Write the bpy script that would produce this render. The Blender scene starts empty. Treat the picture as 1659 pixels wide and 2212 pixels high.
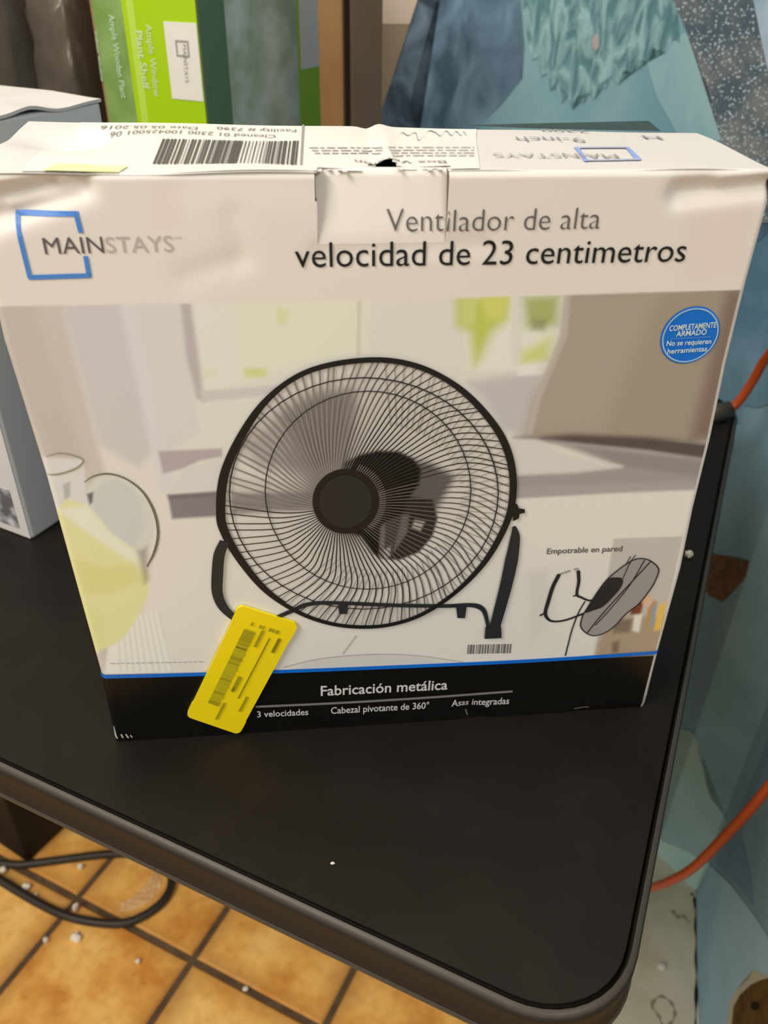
import bpy, bmesh, math, random
import numpy as np
from mathutils import Vector, Matrix

random.seed(7)
rng = np.random.default_rng(7)
scene = bpy.context.scene
col = scene.collection

# ------------------------------------------------------------------ camera
ZT = 0.74                                   # height of the table top above the floor
F_PX = 1800.0
CAM_ROT = (0.980302781, -0.0135313192, -0.0958858687)
CAM_LOC = (-0.0403030553, -0.366341353, 0.411236186 + ZT)
cam_data = bpy.data.cameras.new('camera')
cam = bpy.data.objects.new('camera', cam_data)
col.objects.link(cam)
cam.location = CAM_LOC
cam.rotation_euler = CAM_ROT
cam_data.sensor_fit = 'HORIZONTAL'
cam_data.sensor_width = 36.0
cam_data.lens = 36.0 * F_PX / 1659.0
cam_data.clip_start = 0.02
cam_data.dof.use_dof = True
cam_data.dof.focus_distance = 0.46
cam_data.dof.aperture_fstop = 13.0
scene.camera = cam

# ------------------------------------------------------------------ light
world = bpy.data.worlds.new('room_air')
scene.world = world
world.use_nodes = True
bg = world.node_tree.nodes['Background']
bg.inputs[0].default_value = (1.0, 0.90, 0.76, 1)
bg.inputs[1].default_value = 0.24

def area(name, loc, size, energy, color, rot=(0, 0, 0), size_y=None):
    l = bpy.data.lights.new(name, 'AREA')
    l.energy = energy
    l.color = color
    l.size = size
    if size_y:
        l.shape = 'RECTANGLE'
        l.size_y = size_y
    o = bpy.data.objects.new(name, l)
    col.objects.link(o)
    o.location = loc
    o.rotation_euler = rot
    return o

WARM = (1.0, 0.89, 0.74)
area('ceiling_panel_over_table', (-0.30, 0.62, 2.75), 0.7, 18.5, WARM, (0, 0, math.radians(-31)), 1.3)
area('front_fill_panel', (-1.7, -1.2, 2.75), 1.0, 72, WARM, (0, 0, math.radians(-31)), 2.0)  # unseen panel, added to light the carton front and the tiles
area('right_fill_panel', (0.9, -2.7, 2.75), 1.0, 52, WARM, (0, 0, math.radians(-31)), 2.0)  # unseen panel, added to brighten the right-facing sides and the mural

vs = scene.view_settings
vs.view_transform = 'Standard'
vs.look = 'None'
vs.gamma = 1.0
vs.use_curve_mapping = False
vs.exposure = 0.22

# ------------------------------------------------------------------ geometry of the place
def rot_matrix(ax, ay, az):
    cx, sx = np.cos(ax), np.sin(ax)
    cy, sy = np.cos(ay), np.sin(ay)
    cz, sz = np.cos(az), np.sin(az)
    return (np.array([[cz, -sz, 0], [sz, cz, 0], [0, 0, 1]]) @ np.array([[cy, 0, sy], [0, 1, 0], [-sy, 0, cy]])
            @ np.array([[1, 0, 0], [0, cx, -sx], [0, sx, cx]]))
RM = rot_matrix(*CAM_ROT)
CL = np.array(CAM_LOC)

def sight(u, v):
    return RM @ np.array([(u - 829.5) / F_PX, -(v - 1106) / F_PX, -1.0])

def on_plane(u, v, q, n):
    d = sight(u, v)
    return CL + d * (np.dot(np.array(q) - CL, n) / np.dot(d, n))

def on_z(u, v, z):
    return on_plane(u, v, (0, 0, z), np.array([0, 0, 1.0]))

def on_y(u, v, y):
    return on_plane(u, v, (0, y, 0), np.array([0, 1.0, 0]))

def P(u, v):                                # point of the carton's front, as (x, height above table)
    p = on_y(u, v, 0.0)
    return np.array([p[0], p[2] - ZT])

def to_px(X):                               # array (n,3) -> pixels
    c = (X - CL) @ RM
    return 829.5 + F_PX * c[:, 0] / -c[:, 2], 1106 - F_PX * c[:, 1] / -c[:, 2]

# ------------------------------------------------------------------ helpers
def s2l(c):
    c = np.asarray(c, float) / 255.0
    return np.where(c <= 0.04045, c / 12.92, ((c + 0.055) / 1.055) ** 2.4)

WHITE = s2l((224, 211, 192))
def ink(c, k=0.80):                         # colour of print, relative to the white of the carton
    return np.clip(s2l(c) / WHITE * k, 0.004, 0.9)

def bk(c, k=0.92):                         # paint and card away from the carton
    return np.clip(s2l(c) / WHITE * k, 0.004, 0.88)

def mat(name, color, rough=0.6, spec=0.4, metal=0.0, noise=None, bump=None, color2=None, coords='Object', coat=0.0):
    m = bpy.data.materials.new(name)
    m.use_nodes = True
    nt = m.node_tree
    b = nt.nodes['Principled BSDF']
    b.inputs['Base Color'].default_value = (*[float(x) for x in color[:3]], 1)
    b.inputs['Roughness'].default_value = rough
    b.inputs['Specular IOR Level'].default_value = spec
    b.inputs['Metallic'].default_value = metal
    b.inputs['Coat Weight'].default_value = coat
    tc = None
    if noise or bump:
        tc = nt.nodes.new('ShaderNodeTexCoord')
    if noise:
        n = nt.nodes.new('ShaderNodeTexNoise')
        n.inputs['Scale'].default_value = noise[0]
        n.inputs['Detail'].default_value = 5
        r = nt.nodes.new('ShaderNodeValToRGB')
        r.color_ramp.elements[0].position = noise[1]
        r.color_ramp.elements[1].position = noise[2]
        r.color_ramp.elements[0].color = (*[float(x) for x in color[:3]], 1)
        r.color_ramp.elements[1].color = (*[float(x) for x in (color2 if color2 is not None else color)[:3]], 1)
        nt.links.new(tc.outputs[coords], n.inputs['Vector'])
        nt.links.new(n.outputs['Fac'], r.inputs[0])
        nt.links.new(r.outputs[0], b.inputs['Base Color'])
    if bump:
        n2 = nt.nodes.new('ShaderNodeTexNoise')
        n2.inputs['Scale'].default_value = bump[0]
        n2.inputs['Detail'].default_value = 4
        bp = nt.nodes.new('ShaderNodeBump')
        bp.inputs['Strength'].default_value = bump[1]
        bp.inputs['Distance'].default_value = bump[2] if len(bump) > 2 else 0.002
        nt.links.new(tc.outputs[coords], n2.inputs['Vector'])
        nt.links.new(n2.outputs['Fac'], bp.inputs['Height'])
        nt.links.new(bp.outputs[0], b.inputs['Normal'])
    return m

def new_obj(name, mesh, parent=None, label=None, cat=None, group=None, kind=None):
    o = bpy.data.objects.new(name, mesh)
    col.objects.link(o)
    if parent is not None:
        o.parent = parent
        o.matrix_parent_inverse = Matrix.Translation(-parent_origin(parent))
    if label: o['label'] = label
    if cat: o['category'] = cat
    if group: o['group'] = group
    if kind: o['kind'] = kind
    return o

def parent_origin(o):
    v = Vector(o.location)
    p = o.parent
    if p is not None:
        # parts are authored in world coordinates; every part sits at the world origin
        v = Vector((0, 0, 0))
    return v

def mesh_of(name, verts, faces, material, smooth=False):
    me = bpy.data.meshes.new(name)
    me.from_pydata([tuple(map(float, v)) for v in verts], [], faces)
    me.update()
    if material: me.materials.append(material)
    if smooth:
        me.polygons.foreach_set('use_smooth', [True] * len(me.polygons))
    return me

def part(name, verts, faces, material, parent=None, smooth=False, **kw):
    return new_obj(name, mesh_of(name, verts, faces, material, smooth), parent, **kw)

def thing(name, loc, label, cat, group=None):
    o = bpy.data.objects.new(name, None)
    col.objects.link(o)
    o.location = loc
    o.empty_display_size = 0.05
    o['label'] = label
    o['category'] = cat
    if group: o['group'] = group
    return o

def bm_part(name, bm, material, parent=None, smooth=False, **kw):
    me = bpy.data.meshes.new(name)
    bmesh.ops.recalc_face_normals(bm, faces=bm.faces[:])
    bm.to_mesh(me)
    bm.free()
    if material: me.materials.append(material)
    if smooth:
        me.polygons.foreach_set('use_smooth', [True] * len(me.polygons))
    return new_obj(name, me, parent, **kw)

def prism(plan, z0, z1, bevel=0.0, seg=2):
    bm = bmesh.new()
    lo = [bm.verts.new((p[0], p[1], z0)) for p in plan]
    hi = [bm.verts.new((p[0], p[1], z1)) for p in plan]
    n = len(plan)
    bm.faces.new(lo[::-1]); bm.faces.new(hi)
    for i in range(n):
        bm.faces.new((lo[i], lo[(i + 1) % n], hi[(i + 1) % n], hi[i]))
    bmesh.ops.recalc_face_normals(bm, faces=bm.faces[:])
    if bevel:
        bmesh.ops.bevel(bm, geom=bm.edges[:], offset=bevel, segments=seg, affect='EDGES', profile=0.5)
    return bm

def smooth_path(pts, n=10, closed=False):
    pts = [np.array(p, float) for p in pts]
    out = []
    m = len(pts)
    last = m if closed else m - 1
    for i in range(last):
        if closed:
            p0, p1, p2, p3 = pts[(i - 1) % m], pts[i], pts[(i + 1) % m], pts[(i + 2) % m]
        else:
            p1, p2 = pts[i], pts[i + 1]
            p0 = pts[i - 1] if i > 0 else 2 * p1 - p2
            p3 = pts[i + 2] if i + 2 < m else 2 * p2 - p1
        for k in range(n):
            t = k / n
            out.append(0.5 * ((2 * p1) + (p2 - p0) * t + (2 * p0 - 5 * p1 + 4 * p2 - p3) * t * t + (3 * p1 - p0 - 3 * p2 + p3) * t ** 3))
    if not closed: out.append(pts[-1])
    return out

def tube(path, r, ring=10):
    path = [np.array(p, float) for p in path]
    verts, faces = [], []
    n = len(path)
    up = np.array([0.13, 0.21, 0.97])
    rad = r if hasattr(r, '__len__') else [r] * n
    for i, p in enumerate(path):
        t = path[min(i + 1, n - 1)] - path[max(i - 1, 0)]
        t = t / (np.linalg.norm(t) + 1e-12)
        a = np.cross(t, up); a /= (np.linalg.norm(a) + 1e-12)
        b = np.cross(t, a)
        for k in range(ring):
            w = 2 * math.pi * k / ring
            verts.append(p + rad[i] * (math.cos(w) * a + math.sin(w) * b))
    for i in range(n - 1):
        for k in range(ring):
            k2 = (k + 1) % ring
            faces.append((i * ring + k, i * ring + k2, (i + 1) * ring + k2, (i + 1) * ring + k))
    faces.append(tuple(range(ring))[::-1])
    faces.append(tuple((n - 1) * ring + k for k in range(ring)))
    return verts, faces

_dg = None
def text_shape(s, bold=0.0, shear=0.0):
    """verts (n,2) with cap height 1 and x from 0 to 1 kept as raw width; faces"""
    cu = bpy.data.curves.new('lettering', 'FONT')
    cu.body = s
    cu.offset = bold
    cu.shear = shear
    cu.resolution_u = 3
    o = bpy.data.objects.new('lettering', cu)
    col.objects.link(o)
    bpy.context.view_layer.update()
    me = bpy.data.meshes.new_from_object(o.evaluated_get(bpy.context.evaluated_depsgraph_get()))
    v = np.array([(w.co.x, w.co.y) for w in me.vertices])
    f = [tuple(p.vertices) for p in me.polygons]
    bpy.data.objects.remove(o)
    bpy.data.curves.remove(cu)
    bpy.data.meshes.remove(me)
    return v, f
CAP = 0.70

# ------------------------------------------------------------------ materials
M_table = mat('black_laminate', (0.010, 0.0082, 0.0068), 0.44, 0.16, noise=(26, 0.3, 0.7), color2=(0.014, 0.0116, 0.0098), bump=(900, 0.10, 0.0004))
M_edge = mat('black_edge_band', (0.020, 0.018, 0.016), 0.6, 0.2)
M_lip = mat('highlight_edge_lip', (0.055, 0.050, 0.044), 0.45, 0.4)  # lighter grey puts the highlight along the table edge into the colour
M_metal_black = mat('black_steel', (0.02, 0.02, 0.02), 0.4, 0.5)
M_grout = mat('brown_grout', (0.085, 0.055, 0.034), 0.9, 0.1, noise=(40, 0.3, 0.7), color2=(0.13, 0.09, 0.055))
M_beige = mat('beige_wall', bk((196, 172, 145)), 0.8, 0.2, bump=(120, 0.15))
M_tan = mat('tan_wall', bk((142, 122, 96)), 0.8, 0.2, bump=(120, 0.15))  # darker wall tone, shows below the beige band
M_carton_in = mat('raw_cardboard', (0.16, 0.105, 0.065), 0.9, 0.1)
M_ink_black = mat('black_ink', ink((26, 24, 24)), 0.45, 0.35)
M_ink_grey = mat('grey_ink', ink((95, 86, 82)), 0.5, 0.3)
M_ink_lgrey = mat('light_grey_ink', ink((158, 146, 135)), 0.5, 0.3)
M_ink_pale = mat('pale_grey_ink', ink((182, 170, 156)), 0.5, 0.3)
M_ink_blue = mat('blue_ink', ink((10, 100, 185)), 0.45, 0.35)
M_ink_logo = mat('logo_blue_ink', ink((78, 128, 190)), 0.45, 0.35)
M_ink_white = mat('white_ink', ink((205, 198, 186)), 0.5, 0.3)
M_ink_bar = mat('grey_rule_ink', ink((120, 114, 108)), 0.5, 0.3)

# ------------------------------------------------------------------ floor
TILE_A = math.radians(-31)
ex = np.array([math.cos(TILE_A), math.sin(TILE_A)])
ey = np.array([-math.sin(TILE_A), math.cos(TILE_A)])
cross = on_z(415, 2072, 0)[:2]
PITCH = 0.205
def plan(a, b):
    return cross + a * ex + b * ey

q = [plan(-2.4, -2.2), plan(2.2, -2.2), plan(2.2, 1.6), plan(-2.4, 1.6)]
bm = prism(q, -0.06, -0.0035)
floor = bm_part('floor', bm, M_grout, kind='structure', label='orange clay tile floor with brown grout under the table', cat='floor')
def tile_material():
    m = bpy.data.materials.new('glazed_clay_tile')
    m.use_nodes = True
    nt = m.node_tree
    L = nt.links.new
    b = nt.nodes['Principled BSDF']
    b.inputs['Roughness'].default_value = 0.38
    oi = nt.nodes.new('ShaderNodeObjectInfo')
    tc = nt.nodes.new('ShaderNodeTexCoord')
    add = nt.nodes.new('ShaderNodeVectorMath'); add.operation = 'ADD'
    mul = nt.nodes.new('ShaderNodeMath'); mul.operation = 'MULTIPLY'; mul.inputs[1].default_value = 37.0
    L(oi.outputs['Random'], mul.inputs[0]); L(tc.outputs['Object'], add.inputs[0]); L(mul.outputs[0], add.inputs[1])
    n1 = nt.nodes.new('ShaderNodeTexNoise'); n1.inputs['Scale'].default_value = 13; n1.inputs['Detail'].default_value = 6
    n2 = nt.nodes.new('ShaderNodeTexNoise'); n2.inputs['Scale'].default_value = 75; n2.inputs['Detail'].default_value = 3
    L(add.outputs[0], n1.inputs['Vector']); L(add.outputs[0], n2.inputs['Vector'])
    r = nt.nodes.new('ShaderNodeValToRGB')
    e = r.color_ramp.elements
    e[0].position = 0.30; e[0].color = (0.64, 0.28, 0.055, 1)
    e[1].position = 0.66; e[1].color = (0.92, 0.60, 0.20, 1)
    k = e.new(0.47); k.color = (0.84, 0.47, 0.125, 1)
    mix = nt.nodes.new('ShaderNodeMixRGB'); mix.blend_type = 'MULTIPLY'; mix.inputs[0].default_value = 0.35
    r2 = nt.nodes.new('ShaderNodeValToRGB')
    r2.color_ramp.elements[0].position = 0.35; r2.color_ramp.elements[0].color = (0.7, 0.55, 0.4, 1)
    r2.color_ramp.elements[1].position = 0.55
    L(n1.outputs['Fac'], r.inputs[0]); L(n2.outputs['Fac'], r2.inputs[0])
    L(r.outputs[0], mix.inputs[1]); L(r2.outputs[0], mix.inputs[2])
    # browner glaze along the rim of each tile
    sx = nt.nodes.new('ShaderNodeSeparateXYZ'); L(tc.outputs['Object'], sx.inputs[0])
    ab = []
    for ax in 'XY':
        a = nt.nodes.new('ShaderNodeMath'); a.operation = 'ABSOLUTE'; L(sx.outputs[ax], a.inputs[0]); ab.append(a)
    mx = nt.nodes.new('ShaderNodeMath'); mx.operation = 'MAXIMUM'; L(ab[0].outputs[0], mx.inputs[0]); L(ab[1].outputs[0], mx.inputs[1])
    wob = nt.nodes.new('ShaderNodeMath'); wob.operation = 'MULTIPLY_ADD'; wob.inputs[1].default_value = 0.05; L(n1.outputs['Fac'], wob.inputs[0]); L(mx.outputs[0], wob.inputs[2])
    rr = nt.nodes.new('ShaderNodeMapRange'); rr.inputs[1].default_value = 0.095; rr.inputs[2].default_value = 0.128; rr.inputs[4].default_value = 0.65
    L(wob.outputs[0], rr.inputs[0])
    rim = nt.nodes.new('ShaderNodeMixRGB'); rim.inputs[2].default_value = (0.36, 0.13, 0.025, 1)
    L(rr.outputs[0], rim.inputs[0]); L(mix.outputs[0], rim.inputs[1]); L(rim.outputs[0], b.inputs['Base Color'])
    bp = nt.nodes.new('ShaderNodeBump'); bp.inputs['Strength'].default_value = 0.25; bp.inputs['Distance'].default_value = 0.003
    L(n1.outputs['Fac'], bp.inputs['Height']); L(bp.outputs[0], b.inputs['Normal'])
    return m
M_tile = tile_material()
h = (PITCH - 0.009) / 2
bm = prism([(-h, -h), (h, -h), (h, h), (-h, h)], -0.006, 0.0)
bmesh.ops.bevel(bm, geom=[e for e in bm.edges if all(v.co.z > -0.001 for v in e.verts)], offset=0.003, segments=1, affect='EDGES')
tile_me = bpy.data.meshes.new('tile'); bm.to_mesh(tile_me); bm.free(); tile_me.materials.append(M_tile)
for i in range(-7, 7):
    for j in range(-7, 6):
        c = plan((i + 0.5) * PITCH, (j + 0.5) * PITCH)
        if (np.dot(c - CL[:2], [0.515, 0.857]) > 1.15): continue
        o = new_obj('tile', tile_me, floor)
        o.location = (c[0], c[1], random.uniform(-0.0008, 0.0006))
        o.rotation_euler = (0, 0, TILE_A)

# ------------------------------------------------------------------ walls
nB = np.array([math.sin(math.radians(31)), math.cos(math.radians(31)), 0.0])
DB = 1.02
qB = CL + nB * DB
tB = np.array([nB[1], -nB[0], 0])           # along the wall, to the right
def on_back(u, v, off=0.0):
    return on_plane(u, v, qB - nB * off, nB)
corner2 = np.array([0.452, 0.0]);
# meet of the side wall and the back wall
A1 = np.array([0.5014, 0.2961]); A0 = A1 - 0.43 * np.array([math.cos(math.radians(68.7)), math.sin(math.radians(68.7))])
AB = np.array([0.4666, 0.3620])
d2 = np.array([math.cos(math.radians(80)), math.sin(math.radians(80))])
A2 = AB + d2 * (np.dot(qB[:2] - AB, nB[:2]) / np.dot(d2, nB[:2]))
WALL_H = 2.3
s2 = np.dot(A2 - qB[:2], tB[:2])
pl = [qB[:2] + tB[:2] * (-1.9), qB[:2] + tB[:2] * (s2 + 0.25), qB[:2] + tB[:2] * (s2 + 0.25) + nB[:2] * 0.1, qB[:2] + tB[:2] * (-1.9) + nB[:2] * 0.1]
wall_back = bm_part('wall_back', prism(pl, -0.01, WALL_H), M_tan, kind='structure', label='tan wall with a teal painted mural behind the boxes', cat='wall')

n1 = np.array([-(A1 - A0)[1], (A1 - A0)[0], 0]); n1 /= np.linalg.norm(n1)    # faces the table
n2 = np.array([-(AB - A1)[1], (AB - A1)[0], 0]); n2 /= np.linalg.norm(n2)
n3 = np.array([-(A2 - AB)[1], (A2 - AB)[0], 0]); n3 /= np.linalg.norm(n3)
M_side = mat('dark_teal_paint', bk((106, 134, 140)), 0.75, 0.25, noise=(9, 0.35, 0.65), color2=bk((120, 148, 154)), bump=(60, 0.2))
out = 0.12
pl = [A0, A1, AB, A2 + d2 * -0.002, A2 + np.array([0.16, 0.0]), A1 + np.array([0.16, -0.02]), A0 + np.array([0.14, -0.05])]
wall_right = bm_part('wall_right', prism(pl, -0.01, WALL_H), M_side, kind='structure', label='dark teal painted wall with flaking paint right of the table', cat='wall')

def paint_node(name, c1, c2, scale, lo=0.4, hi=0.6, stretch=(1, 1, 1), rough=0.7, bump=0.3, speck=None, detail=6, distort=0.0):
    m = bpy.data.materials.new(name); m.use_nodes = True
    nt = m.node_tree; L = nt.links.new
    b = nt.nodes['Principled BSDF']; b.inputs['Roughness'].default_value = rough; b.inputs['Specular IOR Level'].default_value = 0.3
    tc = nt.nodes.new('ShaderNodeTexCoord')
    mp = nt.nodes.new('ShaderNodeMapping'); mp.inputs['Scale'].default_value = stretch; mp.inputs['Rotation'].default_value = (0, 0, math.radians(31))
    L(tc.outputs['Object'], mp.inputs[0])
    n = nt.nodes.new('ShaderNodeTexNoise'); n.inputs['Scale'].default_value = scale; n.inputs['Detail'].default_value = detail; n.inputs['Distortion'].default_value = distort
    L(mp.outputs[0], n.inputs['Vector'])
    r = nt.nodes.new('ShaderNodeValToRGB')
    r.color_ramp.elements[0].position = lo; r.color_ramp.elements[1].position = hi
    r.color_ramp.elements[0].color = (*map(float, c1), 1); r.color_ramp.elements[1].color = (*map(float, c2), 1)
    L(n.outputs['Fac'], r.inputs[0])
    last = r.outputs[0]
    if speck:
        vo = nt.nodes.new('ShaderNodeTexVoronoi'); vo.inputs['Scale'].default_value = speck[0]
        L(mp.outputs[0], vo.inputs['Vector'])
        rs = nt.nodes.new('ShaderNodeValToRGB')
        rs.color_ramp.elements[0].position = speck[1]; rs.color_ramp.elements[1].position = speck[1] + 0.06
        rs.color_ramp.elements[0].color = (1, 1, 1, 1); rs.color_ramp.elements[1].color = (0, 0, 0, 1)
        L(vo.outputs['Distance'], rs.inputs[0])
        # only some of the cells carry a fleck
        rc = nt.nodes.new('ShaderNodeValToRGB')
        rc.color_ramp.elements[0].position = 0.30; rc.color_ramp.elements[1].position = 0.50
        L(vo.outputs['Color'], rc.inputs[0])
        mm = nt.nodes.new('ShaderNodeMixRGB'); mm.blend_type = 'MULTIPLY'; mm.inputs[0].default_value = 1
        L(rs.outputs[0], mm.inputs[1]); L(rc.outputs[0], mm.inputs[2])
        mx = nt.nodes.new('ShaderNodeMixRGB'); mx.inputs[2].default_value = (*map(float, speck[2]), 1)
        L(mm.outputs[0], mx.inputs[0]); L(last, mx.inputs[1]); last = mx.outputs[0]
    L(last, b.inputs['Base Color'])
    bp = nt.nodes.new('ShaderNodeBump'); bp.inputs['Strength'].default_value = bump; bp.inputs['Distance'].default_value = 0.004
    L(n.outputs['Fac'], bp.inputs['Height']); L(bp.outputs[0], b.inputs['Normal'])
    return m

def patch(name, px, plane, off, material, parent, thick=0.0004, label=None, smooth=0):
    """a layer of paint or a scar on a wall: a thin sheet following the wall"""
    pq, pn = plane
    if smooth: px = [tuple(p) for p in smooth_path(px, smooth, True)]
    pts = [on_plane(u, v, pq, pn) for u, v in px]
    pn = np.array(pn)
    if np.dot(CL - pq, pn) < 0: pn = -pn
    bm = bmesh.new()
    top = [bm.verts.new(tuple(p + pn * (off + thick))) for p in pts]
    bot = [bm.verts.new(tuple(p + pn * (off * 0 + 0.0001))) for p in pts]
    bm.faces.new(top)
    n = len(pts)
    for i in range(n):
        bm.faces.new((top[i], top[(i + 1) % n], bot[(i + 1) % n], bot[i]))
    bmesh.ops.triangulate(bm, faces=[f for f in bm.faces if len(f.verts) > 4])
    o = bm_part(name, bm, material, parent)
    if label: o['label'] = label
    return o

PB = (qB, nB)
def clip_poly(poly, line, keep_right):
    (x0, y0), (x1, y1) = line
    side = lambda p: ((x1 - x0) * (p[1] - y0) - (y1 - y0) * (p[0] - x0)) * (1 if keep_right else -1)
    out = []
    for i, p in enumerate(poly):
        q = poly[(i + 1) % len(poly)]
        a, b = side(p), side(q)
        if a >= 0: out.append(p)
        if (a >= 0) != (b >= 0):
            t = a / (a - b); out.append((p[0] + (q[0] - p[0]) * t, p[1] + (q[1] - p[1]) * t))
    return out
def arris(A):                                  # the upright arris over a plan point, as seen
    u, v = to_px(np.array([[*A, 0.0], [*A, ZT + 0.35]]))
    return ((u[1], v[1]), (u[0], v[0]))        # from top to bottom
def side_patch(name, px, off, material, label=None):
    """paint that runs round the facets of the side wall"""
    r1 = clip_poly(px, arris(A1), False)
    rest = clip_poly(px, arris(A1), True)
    r2 = clip_poly(rest, arris(AB), False)
    r3 = clip_poly(clip_poly(rest, arris(AB), True), arris(A2), False)
    for r, pl_ in ((r1, P1), (r2, P2), (r3, P3)):
        if len(r) > 2: patch(name, r, pl_, off, material, wall_right, label=label)
P1 = (np.array([*A1, 0]), n1)
P2 = (np.array([*A1, 0]), n2)
P3 = (np.array([*AB, 0]), n3)
M_slate = paint_node('slate_blue_paint', bk((66, 86, 98)), bk((122, 144, 154)), 22, 0.36, 0.68, (1, 1, 0.55), detail=12, distort=0.9)
M_aqua = paint_node('aqua_paint', bk((112, 146, 152)), bk((136, 166, 162)), 14, 0.32, 0.68, (1, 1, 0.5), bump=0.1, detail=9)
M_pale = paint_node('pale_aqua_paint', bk((136, 168, 164)), bk((170, 192, 180)), 16, 0.4, 0.7, (1, 1, 0.4), bump=0.1)
M_drip = paint_node('streaked_green_paint', bk((92, 126, 122)), bk((150, 180, 172)), 64, 0.40, 0.62, (1.5, 1, 0.42), bump=0.8, distort=1.0, detail=10)
M_grit = paint_node('speckled_grey_paint', bk((82, 92, 96)), bk((124, 120, 112)), 30, 0.4, 0.62, bump=0.4, speck=(330, 0.36, bk((190, 198, 200))))
M_char = paint_node('charcoal_paint', bk((52, 62, 70)), bk((104, 118, 126)), 24, 0.38, 0.66, detail=9, distort=0.8)
M_sky = paint_node('pale_blue_paint', bk((140, 160, 168)), bk((176, 186, 188)), 20, 0.4, 0.65)
M_blue = paint_node('sea_blue_paint', bk((82, 112, 124)), bk((104, 132, 142)), 14, 0.35, 0.68, detail=9, distort=0.6)

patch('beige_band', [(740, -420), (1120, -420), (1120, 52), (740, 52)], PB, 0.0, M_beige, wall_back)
patch('mural_ground', [(1060, -420), (905, 0), (870, 112), (822, 250), (780, 420), (800, 1600), (1800, 1600), (1830, 500), (1800, -420)], PB, 0.0006, M_slate, wall_back, label='slate blue ground of the mural')
patch('mural_charcoal_shape', [(905, 0), (870, 112), (822, 250), (815, 330), (905, 300), (885, 240), (905, 150), (935, 60), (960, -60), (925, -60)], PB, 0.0012, M_char, wall_back, smooth=4)  # dark charcoal shape along the left of the mural
patch('mural_aqua_shape', [(1100, -420), (1125, 0), (1135, 100), (1130, 170), (1090, 220), (1040, 270), (1010, 420), (1590, 420), (1575, 350), (1530, 190), (1485, 70), (1455, 0), (1390, -420)], PB, 0.0012, M_aqua, wall_back, label='smooth aqua shape in the mural')
patch('mural_pale_strip', [(1395, 125), (1440, 100), (1482, 70), (1530, 190), (1560, 300), (1505, 320), (1470, 300), (1420, 210)], PB, 0.0018, M_pale, wall_back)
patch('mural_streaked_shape', [(1110, -420), (1128, 0), (1142, 90), (1150, 128), (1163, 124), (1170, 165), (1184, 158), (1190, 195), (1204, 188), (1214, 222), (1228, 206), (1238, 236), (1247, 208), (1262, 222), (1274, 200), (1285, 214), (1294, 182), (1310, 190), (1321, 164), (1336, 182), (1349, 150), (1367, 157), (1380, 126), (1400, 134), (1412, 104), (1440, 112), (1455, 84), (1470, 92), (1462, 0), (1400, -420)], PB, 0.0021, M_drip, wall_back, label='streaked green shape with rough brushwork')
patch('mural_speckled_shape', [(1390, -420), (1455, 0), (1485, 70), (1530, 190), (1562, 310), (1600, 480), (1760, 480), (1800, 100), (1780, -420)], PB, 0.0024, M_grit, wall_back, label='speckled grey part of the mural')
patch('mural_pale_corner', [(1600, -420), (1628, 0), (1642, 70), (1659, 150), (1720, 330), (1820, 330), (1820, -420)], PB, 0.0030, M_sky, wall_back)
patch('mural_blue_shape', [(1600, 560), (1640, 520), (1700, 500), (1800, 620), (1780, 900), (1560, 900), (1540, 760)], PB, 0.0018, M_blue, wall_back, smooth=4)
patch('paint_chip', [(1284, 74), (1294, 78), (1296, 98), (1290, 110), (1283, 104), (1280, 88)], PB, 0.0030, mat('bare_plaster', bk((176, 158, 146)), 0.9), wall_back)

M_m1 = paint_node('grey_teal_paint', bk((138, 166, 160)), bk((150, 176, 168)), 10, 0.35, 0.65, bump=0.1)
M_m2 = paint_node('light_blue_paint', bk((170, 204, 214)), bk((184, 214, 222)), 12, 0.35, 0.65, bump=0.1)
M_m3 = paint_node('mid_blue_paint', bk((136, 168, 176)), bk((150, 180, 186)), 10, 0.35, 0.65, bump=0.1)
M_m4 = paint_node('deep_blue_paint', bk((92, 118, 134)), bk((104, 130, 144)), 10, 0.35, 0.65, bump=0.1)
M_peel = mat('bare_brown_board', bk((92, 66, 26)), 0.85, 0.2, noise=(60, 0.4, 0.7), color2=bk((66, 44, 16)))
M_rim = mat('chipped_plaster', bk((170, 164, 140)), 0.9, 0.1)
M_dk = mat('dark_hole', bk((30, 22, 10)), 0.9, 0.1)
side_patch('mural_teal_shape', [(1445, 1572), (1474, 1574), (1497, 1583), (1512, 1606), (1520, 1645), (1525, 1690), (1537, 1724), (1563, 1758), (1572, 1775), (1556, 1800), (1530, 1858), (1490, 1841), (1418, 1810)], 0.0005, M_m1)
side_patch('mural_light_strip', [(1412, 1808), (1490, 1841), (1533, 1864), (1506, 1922), (1490, 1915), (1460, 1885), (1415, 1845)], 0.0008, M_m2)
side_patch('mural_mid_shape', [(1533, 1868), (1580, 1912), (1628, 1975), (1670, 2040), (1690, 2200), (1560, 2330), (1512, 2330), (1507, 2100), (1506, 1930)], 0.0005, M_m3)
side_patch('mural_deep_shape', [(1690, 1520), (1640, 1650), (1585, 1775), (1572, 1800), (1545, 1862), (1590, 1905), (1630, 1960), (1620, 1880), (1600, 1800), (1625, 1740), (1700, 1640)], 0.0005, M_m4)
side_patch('flaked_rim', [(1568, 2260), (1578, 2165), (1592, 2140), (1606, 2128), (1622, 2112), (1628, 2098), (1642, 2100), (1650, 2108), (1700, 2095), (1740, 2260)], 0.0010, M_rim)
side_patch('flaked_hole', [(1578, 2270), (1588, 2175), (1602, 2150), (1626, 2128), (1648, 2118), (1700, 2105), (1740, 2270)], 0.0014, M_peel, label='brown scar where the paint flaked off')
side_patch('dark_pit', [(1627, 2168), (1636, 2164), (1645, 2170), (1643, 2181), (1634, 2184), (1627, 2178)], 0.0018, M_dk)
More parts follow.
